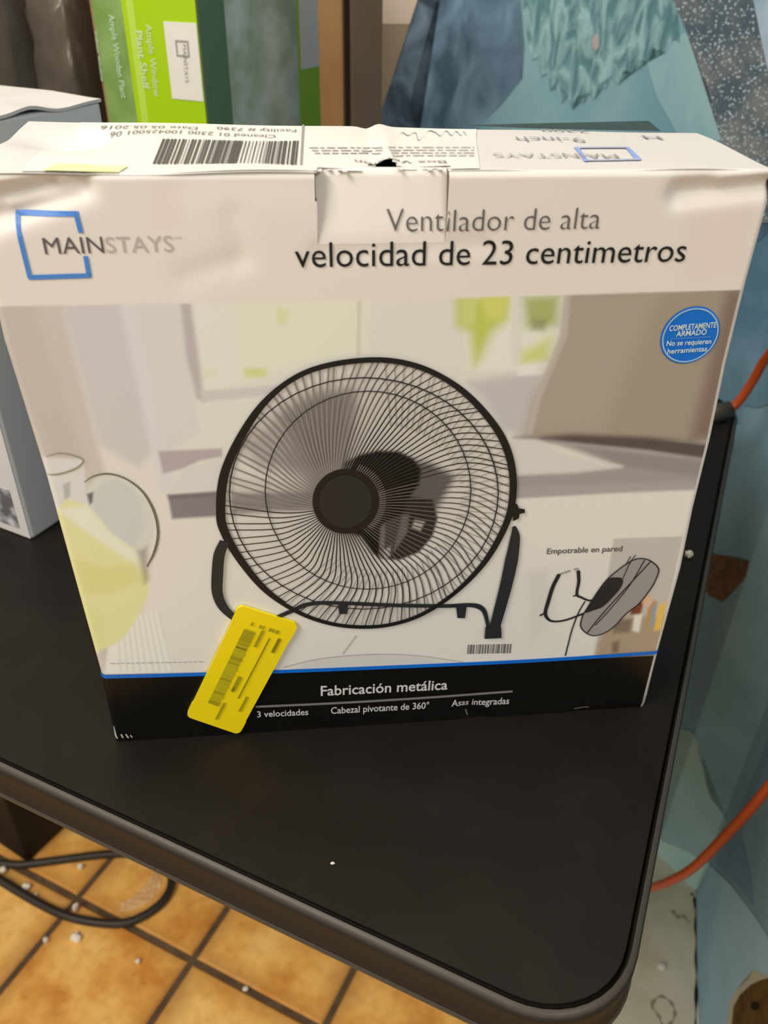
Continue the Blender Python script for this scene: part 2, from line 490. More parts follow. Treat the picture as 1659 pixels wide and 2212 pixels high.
M_peel2 = mat('dark_brown_scar', bk((104, 78, 50)), 0.85, 0.2, noise=(60, 0.4, 0.7), color2=bk((76, 58, 40)))
side_patch('flaked_scar', [(1540, 1196), (1585, 1204), (1619, 1212), (1612, 1245), (1590, 1272), (1572, 1286), (1562, 1300), (1552, 1296), (1530, 1284), (1520, 1250)], 0.0006, M_peel2)

side_patch('mural_speckled_shape', [(1500, -300), (1900, -300), (1900, 420), (1500, 420)], 0.0005, M_grit)
side_patch('mural_blue_shape', [(1500, 420), (1900, 420), (1900, 800), (1640, 880), (1500, 860)], 0.0005, M_blue)
# grey worn strip of floor along the side wall
M_conc = mat('worn_grey_concrete', bk((186, 170, 136)), 0.8, 0.25, noise=(14, 0.35, 0.68), color2=bk((206, 190, 158)), bump=(50, 0.3))
edge_line = [A0 + (A1 - A0) * 0.02, A1 + np.array([-0.004, 0]), A2 + np.array([-0.01, -0.02])]
sl = [A0, A1, AB, A2, A2 + np.array([-0.30, 0.16]), np.array([0.20, 0.30]), np.array([0.13, -0.02]), np.array([0.10, -0.25])]
slab = bm_part('floor_strip', prism(sl, -0.002, 0.008), M_conc, kind='structure', label='worn grey concrete strip of floor beside the side wall', cat='floor')
M_stain = mat('dark_stain', bk((140, 126, 96)), 0.85, 0.2)
def stain(name, px, w, mname=M_stain, closed=True):
    pts = [on_z(u, v, 0.0084) for u, v in smooth_path(px, 5, closed)]
    verts, faces = [], []
    n = len(pts)
    for i, p in enumerate(pts):
        t = pts[(i + 1) % n] - pts[i - 1] if closed else pts[min(i + 1, n - 1)] - pts[max(i - 1, 0)]
        t /= np.linalg.norm(t); s = np.array([-t[1], t[0], 0]) * w * (0.7 + 0.5 * math.sin(i * 1.3))
        verts += [p - s, p + s]
    for i in range(n if closed else n - 1):
        j = (i + 1) % n
        faces.append((2 * i, 2 * i + 1, 2 * j + 1, 2 * j))
    return part(name, verts, faces, mname, slab)
stain('ring_mark', [(1408, 2172), (1426, 2152), (1448, 2164), (1458, 2186), (1450, 2210), (1432, 2216), (1424, 2196)], 0.0022)
stain('scuff_mark', [(1452, 1966), (1462, 1980), (1476, 1978), (1488, 1992)], 0.003, closed=False)
stain('gap_shadow_line', [(1492, 1930), (1500, 1940), (1503, 1990), (1504, 2060), (1504, 2140), (1502, 2230)], 0.0022, M_dk, closed=False)

# ------------------------------------------------------------------ folding table
tdir = np.array([math.cos(math.radians(60.8)), math.sin(math.radians(60.8))])       # along the right edge, away
tfr = np.array([math.cos(math.radians(149.5)), math.sin(math.radians(149.5))])      # along the front edge, to the left
e_front = on_z(500, 1884, ZT)[:2]
e_right = on_z(1463, 1566, ZT)[:2]
# corner where the two edges meet
Amat = np.array([[tdir[0], -tfr[0]], [tdir[1], -tfr[1]]])
sol = np.linalg.solve(Amat, e_front - e_right)
corner = e_right + tdir * sol[0]
depth, length, RC = 0.735, 1.45, 0.05
def rounded_rect(c, a, b, la, lb, r, n=8):
    pts = []
    cs = [(c, a, b), (c + a * la, b, -a), (c + a * la + b * lb, -a, -b), (c + b * lb, -b, a)]
    for (k, d1, d2) in cs:
        o = k + d1 * r + d2 * r
        for i in range(n + 1):
            w = math.pi / 2 * i / n
            pts.append(o - d2 * r * math.sin(w) * 1.0 - d1 * r * math.cos(w) if False else o - d1 * r * math.sin(w) - d2 * r * math.cos(w))
    return pts
def rr(c, a, b, la, lb, r, n=10):
    """rounded rectangle starting at corner c with sides along a and b"""
    pts = []
    for (k, d_in, d_out) in [(c, -b, a), (c + a * la, a, b), (c + a * la + b * lb, b, -a), (c + b * lb, -a, -b)]:
        # arrive along d_in, leave along d_out
        o = k - d_in * r + d_out * r
        for i in range(n + 1):
            w = math.pi / 2 * i / n
            pts.append(o + (-d_out) * r * math.cos(w) + d_in * r * math.sin(w))
    return pts
table = thing('folding_table', (*(corner + tdir * depth / 2 + tfr * 0.6), 0.0), 'black laminate folding table with a rounded corner under the fan carton', 'table')
top_plan = rr(corner, tdir, tfr, depth, length, RC)
bm = prism(top_plan, ZT - 0.027, ZT)
bmesh.ops.bevel(bm, geom=[e for e in bm.edges if all(v.co.z > ZT - 1e-4 for v in e.verts) and e.calc_length() < 2], offset=0.004, segments=3, affect='EDGES')
bm_part('tabletop', bm, M_table, table)
# T-moulding: a band round the edge with a lip at top and bottom
prof = [(0.0003, -0.0035), (0.0018, -0.002), (0.0026, -0.004), (0.0026, -0.0075), (0.0018, -0.010), (0.0018, -0.022), (0.0026, -0.0245), (0.0026, -0.0285), (0.0010, -0.0305), (-0.006, -0.0305)]
verts, faces = [], []
n = len(top_plan)
cen = np.mean(top_plan, axis=0)
for i, p in enumerate(top_plan):
    t = top_plan[(i + 1) % n] - top_plan[i - 1]; t /= np.linalg.norm(t)
    nn = np.array([t[1], -t[0]])
    if np.dot(nn, p - cen) < 0: nn = -nn
    for (o_, z_) in prof:
        verts.append((*(p + nn * o_), ZT + z_))
m_ = len(prof)
for i in range(n):
    j = (i + 1) % n
    for k in range(m_ - 1):
        faces.append((i * m_ + k, j * m_ + k, j * m_ + k + 1, i * m_ + k + 1))
part('edge_band', verts, faces, M_edge, table, smooth=True)
for nm, pr in (('upper_lip', [(-0.0012, 0.0002), (0.0002, -0.0002), (0.0014, -0.0014), (0.0022, -0.0030)]), ('lower_lip', [(0.0024, -0.0272), (0.0034, -0.0282), (0.0036, -0.0300), (0.0026, -0.0312)])):
    v_, f_ = [], []
    for i, p in enumerate(top_plan):
        t = top_plan[(i + 1) % n] - top_plan[i - 1]; t /= np.linalg.norm(t)
        nn = np.array([t[1], -t[0]])
        if np.dot(nn, p - cen) < 0: nn = -nn
        v_ += [(*(p + nn * o_), ZT + z_) for o_, z_ in pr]
    k_ = len(pr)
    f_ = [(i * k_ + k, ((i + 1) % n) * k_ + k, ((i + 1) % n) * k_ + k + 1, i * k_ + k + 1) for i in range(n) for k in range(k_ - 1)]
    part(nm, v_, f_, M_lip, table, smooth=True)
def legpt(a, b, z): return np.array([*(corner + tdir * a + tfr * b), z])
for (a, b) in ((0.44, 0.20), (0.68, 0.20), (0.44, 1.36), (0.68, 1.36)):
    v, f = tube([legpt(a, b, ZT - 0.027), legpt(a, b, 0.02), legpt(a, b, 0.0095)], [0.0125, 0.0125, 0.015], 12)
    part('leg', v, f, M_metal_black, table)
for b in (0.20, 1.36):
    v, f = tube([legpt(0.44, b, 0.16), legpt(0.68, b, 0.16)], 0.009, 10)
    part('cross_bar', v, f, M_metal_black, table)

# ------------------------------------------------------------------ the fan carton
HB = 0.3355
BACK_Y = 0.115
lx = np.array([P(*q) for q in [(-75, 383), (7, 736), (98, 1025), (217, 1452), (248, 1600)]])
rx = np.array([P(*q) for q in [(1681, 360), (1658, 454), (1615, 609), (1571, 786), (1537, 949), (1499, 1101), (1472, 1231), (1424, 1405), (1393, 1528)]])
def xl(z): return np.interp(z, lx[::-1, 1], lx[::-1, 0])
def xr(z): return np.interp(z, rx[::-1, 1], rx[::-1, 0])
TAB = [P(679, 372), P(965, 369), P(969, 522), P(687, 532)]
tx0 = (TAB[0][0] + TAB[3][0]) / 2; tx1 = (TAB[1][0] + TAB[2][0]) / 2; tz = (TAB[2][1] + TAB[3][1]) / 2

def seg_dist(x, z, a, b):
    a = np.array(a); b = np.array(b); d = b - a
    t = np.clip(((x - a[0]) * d[0] + (z - a[1]) * d[1]) / (d @ d), 0, 1)
    return np.hypot(x - a[0] - t * d[0], z - a[1] - t * d[1]), t

CREASES = [((-40, 480), (170, 404), 0.0062, 0.0052), ((-40, 432), (100, 398), 0.0050, 0.0036), ((20, 448), (150, 412), -0.0020, 0.0030),
           ((1470, 418), (1690, 394), 0.0050, 0.0050), ((1560, 392), (1680, 366), -0.0020, 0.004),
           ((400, 380), (690, 378), 0.0010, 0.010), ((690, 545), (1050, 528), 0.0008, 0.005),
           ((505, 470), (520, 560), 0.0007, 0.006), ((515, 560), (400, 600), 0.0007, 0.006),
           ((1040, 1560), (1010, 1530), 0.0015, 0.006), ((1250, 1545), (1392, 1535), 0.0016, 0.005)]
CR = [(P(*a), P(*b), amp, w) for a, b, amp, w in CREASES]
def dent(x, z):
    """how far the card is pushed in (towards +y)"""
    x = np.asarray(x, float); z = np.asarray(z, float)
    d = 0.0012 * np.sin(x * 17 + 0.6) * np.sin(z * 11 + 0.3) * 0.5
    for a, b, amp, w in CR:
        r, t = seg_dist(x, z, a, b)
        d = d + amp * np.exp(-(r / w) ** 2) * np.clip(1.15 - t * 0.3, 0, 1)
    ztop = HB
    # rounded top and side arrises
    d = d + 0.0022 * np.clip(1 - (ztop - z) / 0.003, 0, 1.3) ** 2
    e = np.minimum(x - xl(z), xr(z) - x)
    d = d + 0.0020 * np.clip(1 - e / 0.0028, 0, 1.3) ** 2
    return d
def in_tab(x, z):
    return (x > tx0) & (x < tx1) & (z > tz)
def tab_depth(x, z):
    k = np.clip((z - tz) / (HB - tz), 0, 1)
    lean = 0.7 + 0.3 * (1 - np.clip((x - tx0) / (tx1 - tx0), 0, 1))
    return 0.0085 * k * lean
def S(x, z, off=0.0):
    x = np.asarray(x, float); z = np.asarray(z, float)
    y = dent(x, z) + np.where(in_tab(x, z), tab_depth(x, z), 0)
    return np.stack([x, y - off, z + ZT], -1)

carton = thing('fan_carton', (0.0, 0.055, ZT), 'white fan carton with Spanish print and a black fan picture on the black table', 'box')

# ---- printed picture: colours of the flat print, authored on the sheet
NX, NZ = 470, 460
uu = np.linspace(0, 1, NX)
zz = np.concatenate([np.linspace(0.0, 0.0, 0), np.linspace(0, HB, NZ)])
# columns aligned to the tab slits
def grid_xy():
    Z = np.repeat(zz[:, None], NX, 1)
    X = xl(Z) + (xr(Z) - xl(Z)) * uu[None, :]
    return X, Z
GX, GZ = grid_xy()
flat = np.stack([GX.ravel(), np.zeros(GX.size), GZ.ravel() + ZT], -1)
U, V = to_px(flat)

def poly_sd(poly):
    poly = np.array(poly, float)
    d = np.full(U.shape, 1e9); inside = np.zeros(U.shape, bool)
    n = len(poly)
    for i in range(n):
        a, b = poly[i], poly[(i + 1) % n]
        e = b - a; w0 = U - a[0]; w1 = V - a[1]
        t = np.clip((w0 * e[0] + w1 * e[1]) / (e @ e + 1e-9), 0, 1)
        d = np.minimum(d, np.hypot(w0 - e[0] * t, w1 - e[1] * t))
        c = ((a[1] > V) != (b[1] > V)) & (U < (b[0] - a[0]) * (V - a[1]) / (b[1] - a[1] + 1e-12) + a[0])
        inside ^= c
    return np.where(inside, -d, d)
C = np.tile(ink((224, 211, 192)), (U.size, 1))
def paint(poly, color, blur=4.0, alpha=1.0, spline=0, clip=None):
    global C
    if spline: poly = [tuple(p) for p in smooth_path(poly, spline, True)]
    s = poly_sd(poly)
    k = np.clip(0.5 - s / (2 * blur), 0, 1)
    k = k * k * (3 - 2 * k) * alpha
    if clip is not None: k = k * clip
    C = C * (1 - k[:, None]) + ink(color) * k[:, None]

photo = [(-90, 664), (410, 656), (830, 648), (1605, 626), (1501, 1058), (1416, 1412), (830, 1440), (190, 1465)]
CLIP = np.clip(0.5 - poly_sd(photo) / 3.0, 0, 1)
def ph(poly, color, blur=4.0, alpha=1.0, spline=0): paint(poly, color, blur, alpha, spline, CLIP)
# blurred room behind the fan
ph(photo, (221, 211, 192), 2)
ph([(-90, 640), (130, 640), (345, 1480), (190, 1480)], (199, 187, 170), 12)
ph([(-80, 640), (60, 640), (190, 1000), (110, 1000)], (188, 174, 158), 18, 0.6)
ph([(125, 640), (265, 640), (345, 960), (300, 1010), (215, 960)], (203, 192, 182), 14)
ph([(268, 640), (385, 640), (430, 930), (340, 1000)], (211, 205, 192), 12)
ph([(255, 640), (285, 640), (380, 1060), (345, 1060)], (214, 206, 196), 12)
ph([(388, 640), (412, 640), (440, 800), (440, 868), (425, 860), (402, 770)], (186, 173, 164), 8)
ph([(412, 640), (530, 640), (545, 820), (440, 850)], (224, 216, 196), 10)
ph([(500, 640), (800, 640), (790, 760), (640, 790), (520, 830)], (224, 217, 190), 14)
ph([(430, 845), (600, 832), (600, 852), (440, 868)], (204, 193, 182), 6)
ph([(772, 640), (780, 640), (778, 770), (770, 770)], (206, 196, 178), 4)
ph([(598, 664), (624, 672), (616, 700), (600, 698)], (214, 210, 146), 10, 0.8)
ph([(528, 796), (575, 796), (575, 814), (530, 814)], (206, 206, 132), 8)
ph([(440, 800), (470, 800), (465, 815), (440, 815)], (214, 208, 168), 8, 0.5)
ph([(990, 640), (1220, 636), (1200, 800), (1010, 800)], (226, 220, 198), 8)
ph([(985, 640), (1105, 637), (1095, 690), (1062, 720), (1040, 770), (1025, 790), (1015, 720), (985, 702)], (188, 194, 88), 20)
ph([(1040, 640), (1100, 640), (1085, 690), (1050, 690)], (208, 205, 104), 12)
ph([(1000, 650), (1030, 650), (1025, 700), (1000, 700)], (206, 210, 130), 8, 0.7)
ph([(1105, 636), (1128, 636), (1128, 790), (1105, 790)], (220, 212, 194), 4)
ph([(1130, 640), (1208, 636), (1204, 700), (1172, 712), (1136, 706)], (168, 174, 104), 18)
ph([(1150, 690), (1180, 690), (1175, 712), (1148, 712)], (130, 132, 90), 9, 0.6)
ph([(1125, 762), (1190, 728), (1184, 782), (1128, 786)], (206, 206, 122), 18)
ph([(1010, 825), (1170, 800), (1165, 890), (1130, 945), (1085, 930), (1050, 870)], (192, 184, 174), 16)
ph([(1118, 790), (1190, 782), (1178, 810), (1118, 812)], (228, 220, 204), 5)
# armchair and pillow
ph([(1222, 636), (1605, 620), (1532, 952), (1330, 958), (1132, 940), (1155, 858), (1190, 780), (1212, 724)], (160, 144, 122), 7)
ph([(1222, 636), (1420, 630), (1300, 940), (1132, 940), (1155, 858), (1212, 724)], (172, 157, 136), 30, 0.7)
ph([(1570, 630), (1610, 620), (1540, 950), (1490, 950)], (128, 108, 90), 22)
ph([(1212, 724), (1222, 636), (1232, 636), (1226, 724), (1170, 860), (1150, 938), (1134, 938), (1155, 858)], (196, 184, 168), 5, 0.6)
ph([(1110, 946), (1240, 938), (1400, 944), (1540, 958), (1530, 996), (1400, 976), (1250, 962)], (92, 78, 70), 9)
ph([(1180, 952), (1525, 992), (1508, 1056), (1330, 1060), (1110, 1078), (1110, 1026), (1340, 1008)], (160, 149, 140), 9)
ph([(1250, 964), (1525, 995), (1515, 1030), (1350, 1008)], (146, 134, 126), 10)
ph([(1105, 950), (1160, 950), (1230, 985), (1345, 1008), (1240, 1022), (1105, 1026)], (212, 202, 186), 8)
ph([(1105, 1052), (1500, 1040), (1500, 1056), (1105, 1078)], (168, 158, 148), 6)
ph([(1105, 1080), (1498, 1062), (1470, 1160), (1105, 1240)], (224, 213, 194), 5)
# low furniture on the left
ph([(342, 974), (480, 968), (480, 986), (430, 995), (395, 1012), (352, 1022)], (176, 163, 156), 5)
ph([(395, 1012), (480, 988), (480, 1058), (365, 1064)], (214, 204, 190), 6)
ph([(362, 1068), (482, 1060), (482, 1114), (372, 1120)], (132, 121, 118), 5)
ph([(362, 1068), (482, 1060), (482, 1070), (364, 1078)], (108, 98, 98), 4, 0.6)
# place mat, tray
ph([(242, 1335), (342, 1318), (378, 1450), (225, 1460)], (226, 220, 206), 5)
for i in range(9):
    a = 252 + i * 11
    ph([(a, 1335 - i * 2), (a + 4, 1335 - i * 2), (a + 12 + i * 3, 1450), (a + 7 + i * 3, 1450)], (206, 199, 182), 2.5, 0.7)
ph([(440, 1455), (470, 1390), (500, 1390), (480, 1455)], (190, 178, 158), 10, 0.6)
ph([(610, 1452), (680, 1425), (800, 1412), (900, 1418), (1000, 1436), (830, 1445)], (206, 198, 184), 6)
# jug of lemonade
hc = [(255 + 78 * math.cos(t) * 1.0 + 12 * math.sin(t), 1118 + 98 * math.sin(t)) for t in np.linspace(0, 2 * math.pi, 30, endpoint=False)]
ph(hc, (208, 203, 186), 5)
ph([(255 + 55 * math.cos(t) + 10 * math.sin(t), 1112 + 76 * math.sin(t)) for t in np.linspace(0, 2 * math.pi, 24, endpoint=False)], (200, 197, 182), 8)
ph([(70, 985), (180, 992), (190, 1090), (215, 1130), (120, 1130)], (214, 207, 192), 5)
ph([(118, 1108), (188, 1090), (238, 1150), (290, 1186), (318, 1238), (318, 1288), (285, 1352), (255, 1385), (216, 1404), (190, 1396)], (219, 213, 150), 4, 1, 2)
ph([(125, 1100), (188, 1090), (238, 1150), (292, 1190), (308, 1225), (250, 1190), (190, 1150)], (226, 220, 194), 10)
ph([(160, 1210), (225, 1225), (290, 1220), (300, 1255), (240, 1280), (180, 1280)], (212, 200, 122), 16, 0.6)
ph([(185, 1300), (230, 1330), (225, 1390), (200, 1390)], (212, 208, 138), 12, 0.6)
ph([(298, 1190), (318, 1180), (322, 1250), (312, 1260)], (120, 108, 88), 10, 0.6)
ph([(188, 1066), (202, 1062), (200, 1084), (194, 1090)], (104, 100, 104), 4)
ph([(136, 1046), (152, 1040), (152, 1072), (140, 1078)], (176, 172, 160), 4)
# fan: what shows through the wire
ring_px = [(467, 1106), (475, 1022), (513, 937), (568, 861), (640, 806), (720, 779), (821, 770), (906, 785), (982, 823), (1041, 874), (1091, 941), (1114, 1013), (1113, 1089), (1091, 1152), (1049, 1220), (986, 1283), (914, 1330), (842, 1353), (771, 1357), (703, 1347), (636, 1321), (568, 1275), (513, 1211), (477, 1150)]
ph(ring_px, (208, 197, 180), 6, 0.55)
ph([(520, 960), (640, 860), (760, 840), (775, 880), (748, 1000), (700, 1020), (560, 1010)], (150, 139, 128), 22, 0.75)
ph([(600, 900), (690, 845), (760, 850), (750, 950), (735, 1000), (690, 1010)], (128, 118, 108), 22, 0.75)
ph([(500, 1062), (690, 1060), (690, 1098), (500, 1112)], (122, 112, 105), 10, 0.85)
ph([(500, 1030), (680, 1045), (680, 1060), (500, 1062)], (196, 185, 166), 8, 0.6)
ph([(770, 1005), (830, 985), (930, 1000), (985, 1030), (965, 1065), (940, 1110), (880, 1120)], (96, 86, 80), 12, 0.95)
ph([(860, 1070), (935, 1080), (946, 1120), (935, 1160), (905, 1195), (860, 1212), (815, 1205), (800, 1160)], (48, 42, 38), 4)
ph([(742, 1000), (775, 983), (815, 973), (862, 975), (893, 990), (910, 1015), (905, 1050), (880, 1080), (868, 1120), (846, 1175), (828, 1206), (806, 1198), (780, 1160), (740, 1145)], (22, 20, 18), 5)
ph([(832, 1130), (868, 1112), (884, 1118), (878, 1150), (858, 1185), (838, 1208), (822, 1205), (826, 1160)], (72, 66, 60), 4)
ph([(822, 1140), (832, 1130), (830, 1205), (818, 1206)], (150, 140, 126), 3, 0.8)
ph([(870, 1112), (884, 1112), (880, 1150), (850, 1195), (856, 1165)], (132, 122, 110), 3, 0.7)
ph([(896, 1124), (918, 1128), (908, 1148), (890, 1140)], (188, 176, 156), 3, 0.9)
ph([(828, 1190), (844, 1180), (842, 1206), (830, 1208)], (196, 186, 170), 3, 0.8)
ph([(640, 1310), (880, 1300), (1000, 1310), (880, 1350), (760, 1352)], (186, 175, 158), 8, 0.5)
# inset picture
ph([(1326, 1164), (1475, 1158), (1422, 1420), (1284, 1424)], (193, 181, 164), 3)
ph([(1322, 1330), (1450, 1330), (1430, 1424), (1284, 1424), (1290, 1390)], (170, 146, 118), 10)
ph([(1360, 1300), (1392, 1298), (1384, 1326), (1362, 1328)], (122, 62, 42), 4)
ph([(1386, 1298), (1402, 1282), (1408, 1296), (1392, 1314)], (220, 172, 130), 4)
ph([(1398, 1318), (1412, 1296), (1420, 1300), (1408, 1356), (1396, 1360)], (188, 140, 72), 3)
ph([(1408, 1312), (1420, 1298), (1412, 1352), (1400, 1356)], (150, 150, 150), 3)
ph([(1422, 1310), (1440, 1296), (1428, 1360), (1412, 1362)], (226, 182, 82), 4)
ph([(1370, 1330), (1388, 1326), (1380, 1366), (1366, 1362)], (226, 216, 190), 4)
ph([(1325, 1340), (1366, 1338), (1360, 1366), (1325, 1368)], (112, 96, 78), 6, 0.8)
ph([(1322, 1388), (1338, 1384), (1336, 1410), (1322, 1410)], (110, 88, 66), 6, 0.8)
ph([(1140, 1240), (1180, 1230), (1200, 1330), (1150, 1390)], (206, 196, 178), 18, 0.6)
# black base band
paint([(150, 1458), (830, 1444), (1500, 1410), (1500, 1640), (150, 1700)], (10, 10, 8), 2)
# faint reddish and greenish casts in the white head of the sheet
paint([(330, 410), (400, 400), (390, 480), (330, 490)], (224, 202, 186), 25, 0.5)
paint([(1480, 440), (1640, 420), (1600, 600), (1480, 610)], (222, 200, 182), 30, 0.6)
# white wrap strip down the right arris
edge_r = (xr(GZ) - GX).ravel()
k = (np.clip(1 - edge_r / 0.0022, 0, 1) > 0)[:, None] * 1.0
C = C * (1 - k * 0.9) + ink((222, 206, 188)) * k * 0.9

m = bpy.data.materials.new('printed_card'); m.use_nodes = True
nt = m.node_tree
at = nt.nodes.new('ShaderNodeAttribute'); at.attribute_name = 'Print'
nt.links.new(at.outputs['Color'], nt.nodes['Principled BSDF'].inputs['Base Color'])
nt.nodes['Principled BSDF'].inputs['Roughness'].default_value = 0.42
nt.nodes['Principled BSDF'].inputs['Specular IOR Level'].default_value = 0.35
M_print = m

def grid_mesh(name, pos, colors, nx, nz, keep, material):
    idx = np.arange(nx * nz).reshape(nz, nx)
    q = np.stack([idx[:-1, :-1], idx[:-1, 1:], idx[1:, 1:], idx[1:, :-1]], -1).reshape(-1, 4)
    q = q[keep]
    used = np.unique(q); remap = -np.ones(nx * nz, int); remap[used] = np.arange(len(used)); q = remap[q]
    me = bpy.data.meshes.new(name)
    me.vertices.add(len(used)); me.vertices.foreach_set('co', pos[used].astype(np.float32).ravel())
    me.loops.add(q.size); me.loops.foreach_set('vertex_index', q.astype(np.int32).ravel())
    me.polygons.add(len(q)); me.polygons.foreach_set('loop_start', (np.arange(len(q)) * 4).astype(np.int32))
    me.update(calc_edges=True)
    ca = me.color_attributes.new('Print', 'FLOAT_COLOR', 'POINT')
    ca.data.foreach_set('color', np.concatenate([colors[used], np.ones((len(used), 1))], 1).astype(np.float32).ravel())
    me.polygons.foreach_set('use_smooth', [True] * len(q))
    me.materials.append(material)
    me.validate()
    return me
cx_ = (GX[:-1, :-1] + GX[1:, 1:]) / 2; cz_ = (GZ[:-1, :-1] + GZ[1:, 1:]) / 2
tabmask = in_tab(cx_, cz_).ravel()
base_y = dent(GX, GZ)
pos_out = np.stack([GX, base_y, GZ + ZT], -1).reshape(-1, 3)
front = new_obj('front_panel', grid_mesh('front_panel', pos_out, C, NX, NZ, ~tabmask, M_print), carton)
pos_tab = np.stack([GX, base_y + tab_depth(GX, GZ) + 0.0002, GZ + ZT], -1).reshape(-1, 3)
new_obj('handle_tab', grid_mesh('handle_tab', pos_tab, C, NX, NZ, tabmask, M_print), carton, label='pushed-in handle tab at the top edge')
# raw card edge of the slot sides
for xs in (tx0, tx1):
    zs = np.linspace(tz, HB, 12)
    v = []
    for z_ in zs:
        y0 = float(dent(xs, z_))
        v += [(xs, y0, z_ + ZT), (xs, y0 + 0.0015 + float(tab_depth(xs, z_)), z_ + ZT)]
    part('slot_edge', v, [(2 * i, 2 * i + 1, 2 * i + 3, 2 * i + 2) for i in range(len(zs) - 1)], M_carton_in, carton)

# ---- body: sides, back, bottom
M_sideprint = mat('carton_side_print', (0.17, 0.13, 0.10), 0.6, 0.3, noise=(18, 0.35, 0.65), color2=(0.24, 0.19, 0.15))
bl = on_y(62, 262, BACK_Y); br = on_y(1505, 288, BACK_Y)
blz, brz = bl[2] - ZT, br[2] - ZT
zs = np.linspace(0, HB - 0.002, 14)
v, f = [], []
for z_ in zs:
    t = z_ / HB
    xb0 = xl(0) + (bl[0] - xl(0)) * t; xb1 = xr(0) + (br[0] - xr(0)) * t
    zb0 = z_ * (blz / HB) ; zb1 = z_ * (brz / HB)
    v += [(xl(z_), 0.0022, z_ + ZT), (xb0, BACK_Y, zb0 + ZT - 0.001 * t), (xb1, BACK_Y, zb1 + ZT - 0.001 * t), (xr(z_), 0.0022, z_ + ZT)]
for i in range(len(zs) - 1):
    for k in range(3):
        f.append((4 * i + k, 4 * i + k + 1, 4 * i + 4 + k + 1, 4 * i + 4 + k))
f.append((0, 3, 2, 1))
part('body', v, f, M_sideprint, carton)

# ---- top panel, slightly sagging, with a torn notch over the tab
def top_pt(s, t, off=0.0):
    """s 0..1 left to right, t 0..1 front to back"""
    fz = HB - 0.0004
    a = np.array([xl(HB), 0.0012, fz]) * (1 - s) + np.array([xr(HB), 0.0012, fz]) * s
    b = np.array([bl[0], BACK_Y, blz]) * (1 - s) + np.array([br[0], BACK_Y, brz]) * s
    p = a * (1 - t) + b * t
    bulge = 0.0
    # left end is dented, the joint in the middle stands up a little
    bulge += -0.0085 * math.exp(-((s - 0.075) / 0.05) ** 2) * math.exp(-((t - 0.62) / 0.14) ** 2)
    bulge += 0.0016 * math.exp(-((s - 0.02) / 0.04) ** 2) * math.exp(-((t - 0.35) / 0.25) ** 2)
    bulge += 0.0014 * math.exp(-((s - 0.505) / 0.012) ** 2) - 0.0012 * math.exp(-((s - 0.485) / 0.010) ** 2)
    bulge += 0.0006 * math.sin(s * 23) * math.sin(t * 5 + 1)
    return np.array([p[0], p[1], p[2] + bulge + off + ZT])
TNX, TNY = 160, 40
Mtop = np.array([[top_pt(i / TNX, j / TNY) for i in range(TNX + 1)] for j in range(TNY + 1)]).reshape(-1, 3)
M_topcard = mat('white_card', ink((224, 211, 194), 0.72), 0.5, 0.3)
M_top_in = M_carton_in
faces = []
tab_s0 = (tx0 - xl(HB)) / (xr(HB) - xl(HB)); tab_s1 = (tx1 - xl(HB)) / (xr(HB) - xl(HB))
for j in range(TNY):
    for i in range(TNX):
        s = (i + 0.5) / TNX; t = (j + 0.5) / TNY
        torn = 0.05 + 0.035 * math.sin(i * 1.7) * math.sin(i * 0.6)
        if tab_s0 < s < tab_s1:
            if t < max(0.03, torn): continue
            if 0.478 < s < 0.512 and t < 0.16 + 0.1 * (s - 0.478) / 0.034: continue
        a = j * (TNX + 1) + i
        faces.append((a, a + 1, a + TNX + 2, a + TNX + 1))
part('top_panel', Mtop, faces, M_topcard, carton, smooth=True)
# the sheet under the tear
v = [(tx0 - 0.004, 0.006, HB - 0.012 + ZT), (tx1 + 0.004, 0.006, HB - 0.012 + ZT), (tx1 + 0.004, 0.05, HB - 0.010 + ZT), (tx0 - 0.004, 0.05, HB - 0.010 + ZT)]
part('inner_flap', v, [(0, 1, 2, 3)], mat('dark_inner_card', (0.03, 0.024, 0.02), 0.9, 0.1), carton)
# flap of the back panel sticking up
fl = [on_y(1000, 271, BACK_Y + 0.003), on_y(1195, 279, BACK_Y + 0.003), on_y(1428, 283, BACK_Y + 0.003), on_y(1402, 262, BACK_Y + 0.006), on_y(1190, 267, BACK_Y + 0.005)]
vv = [p for p in fl] + [p + np.array([0, 0.0015, 0]) for p in fl]
vv = [np.array(p) for p in vv]
n = 5
part('back_flap', vv, [(0, 1, 2, 3, 4), (9, 8, 7, 6, 5)] + [(i, (i + 1) % n, (i + 1) % n + n, i + n) for i in range(n)], mat('dark_green_card', bk((52, 66, 62)), 0.6, 0.3), carton, label='dark corner of a flap behind the top edge')

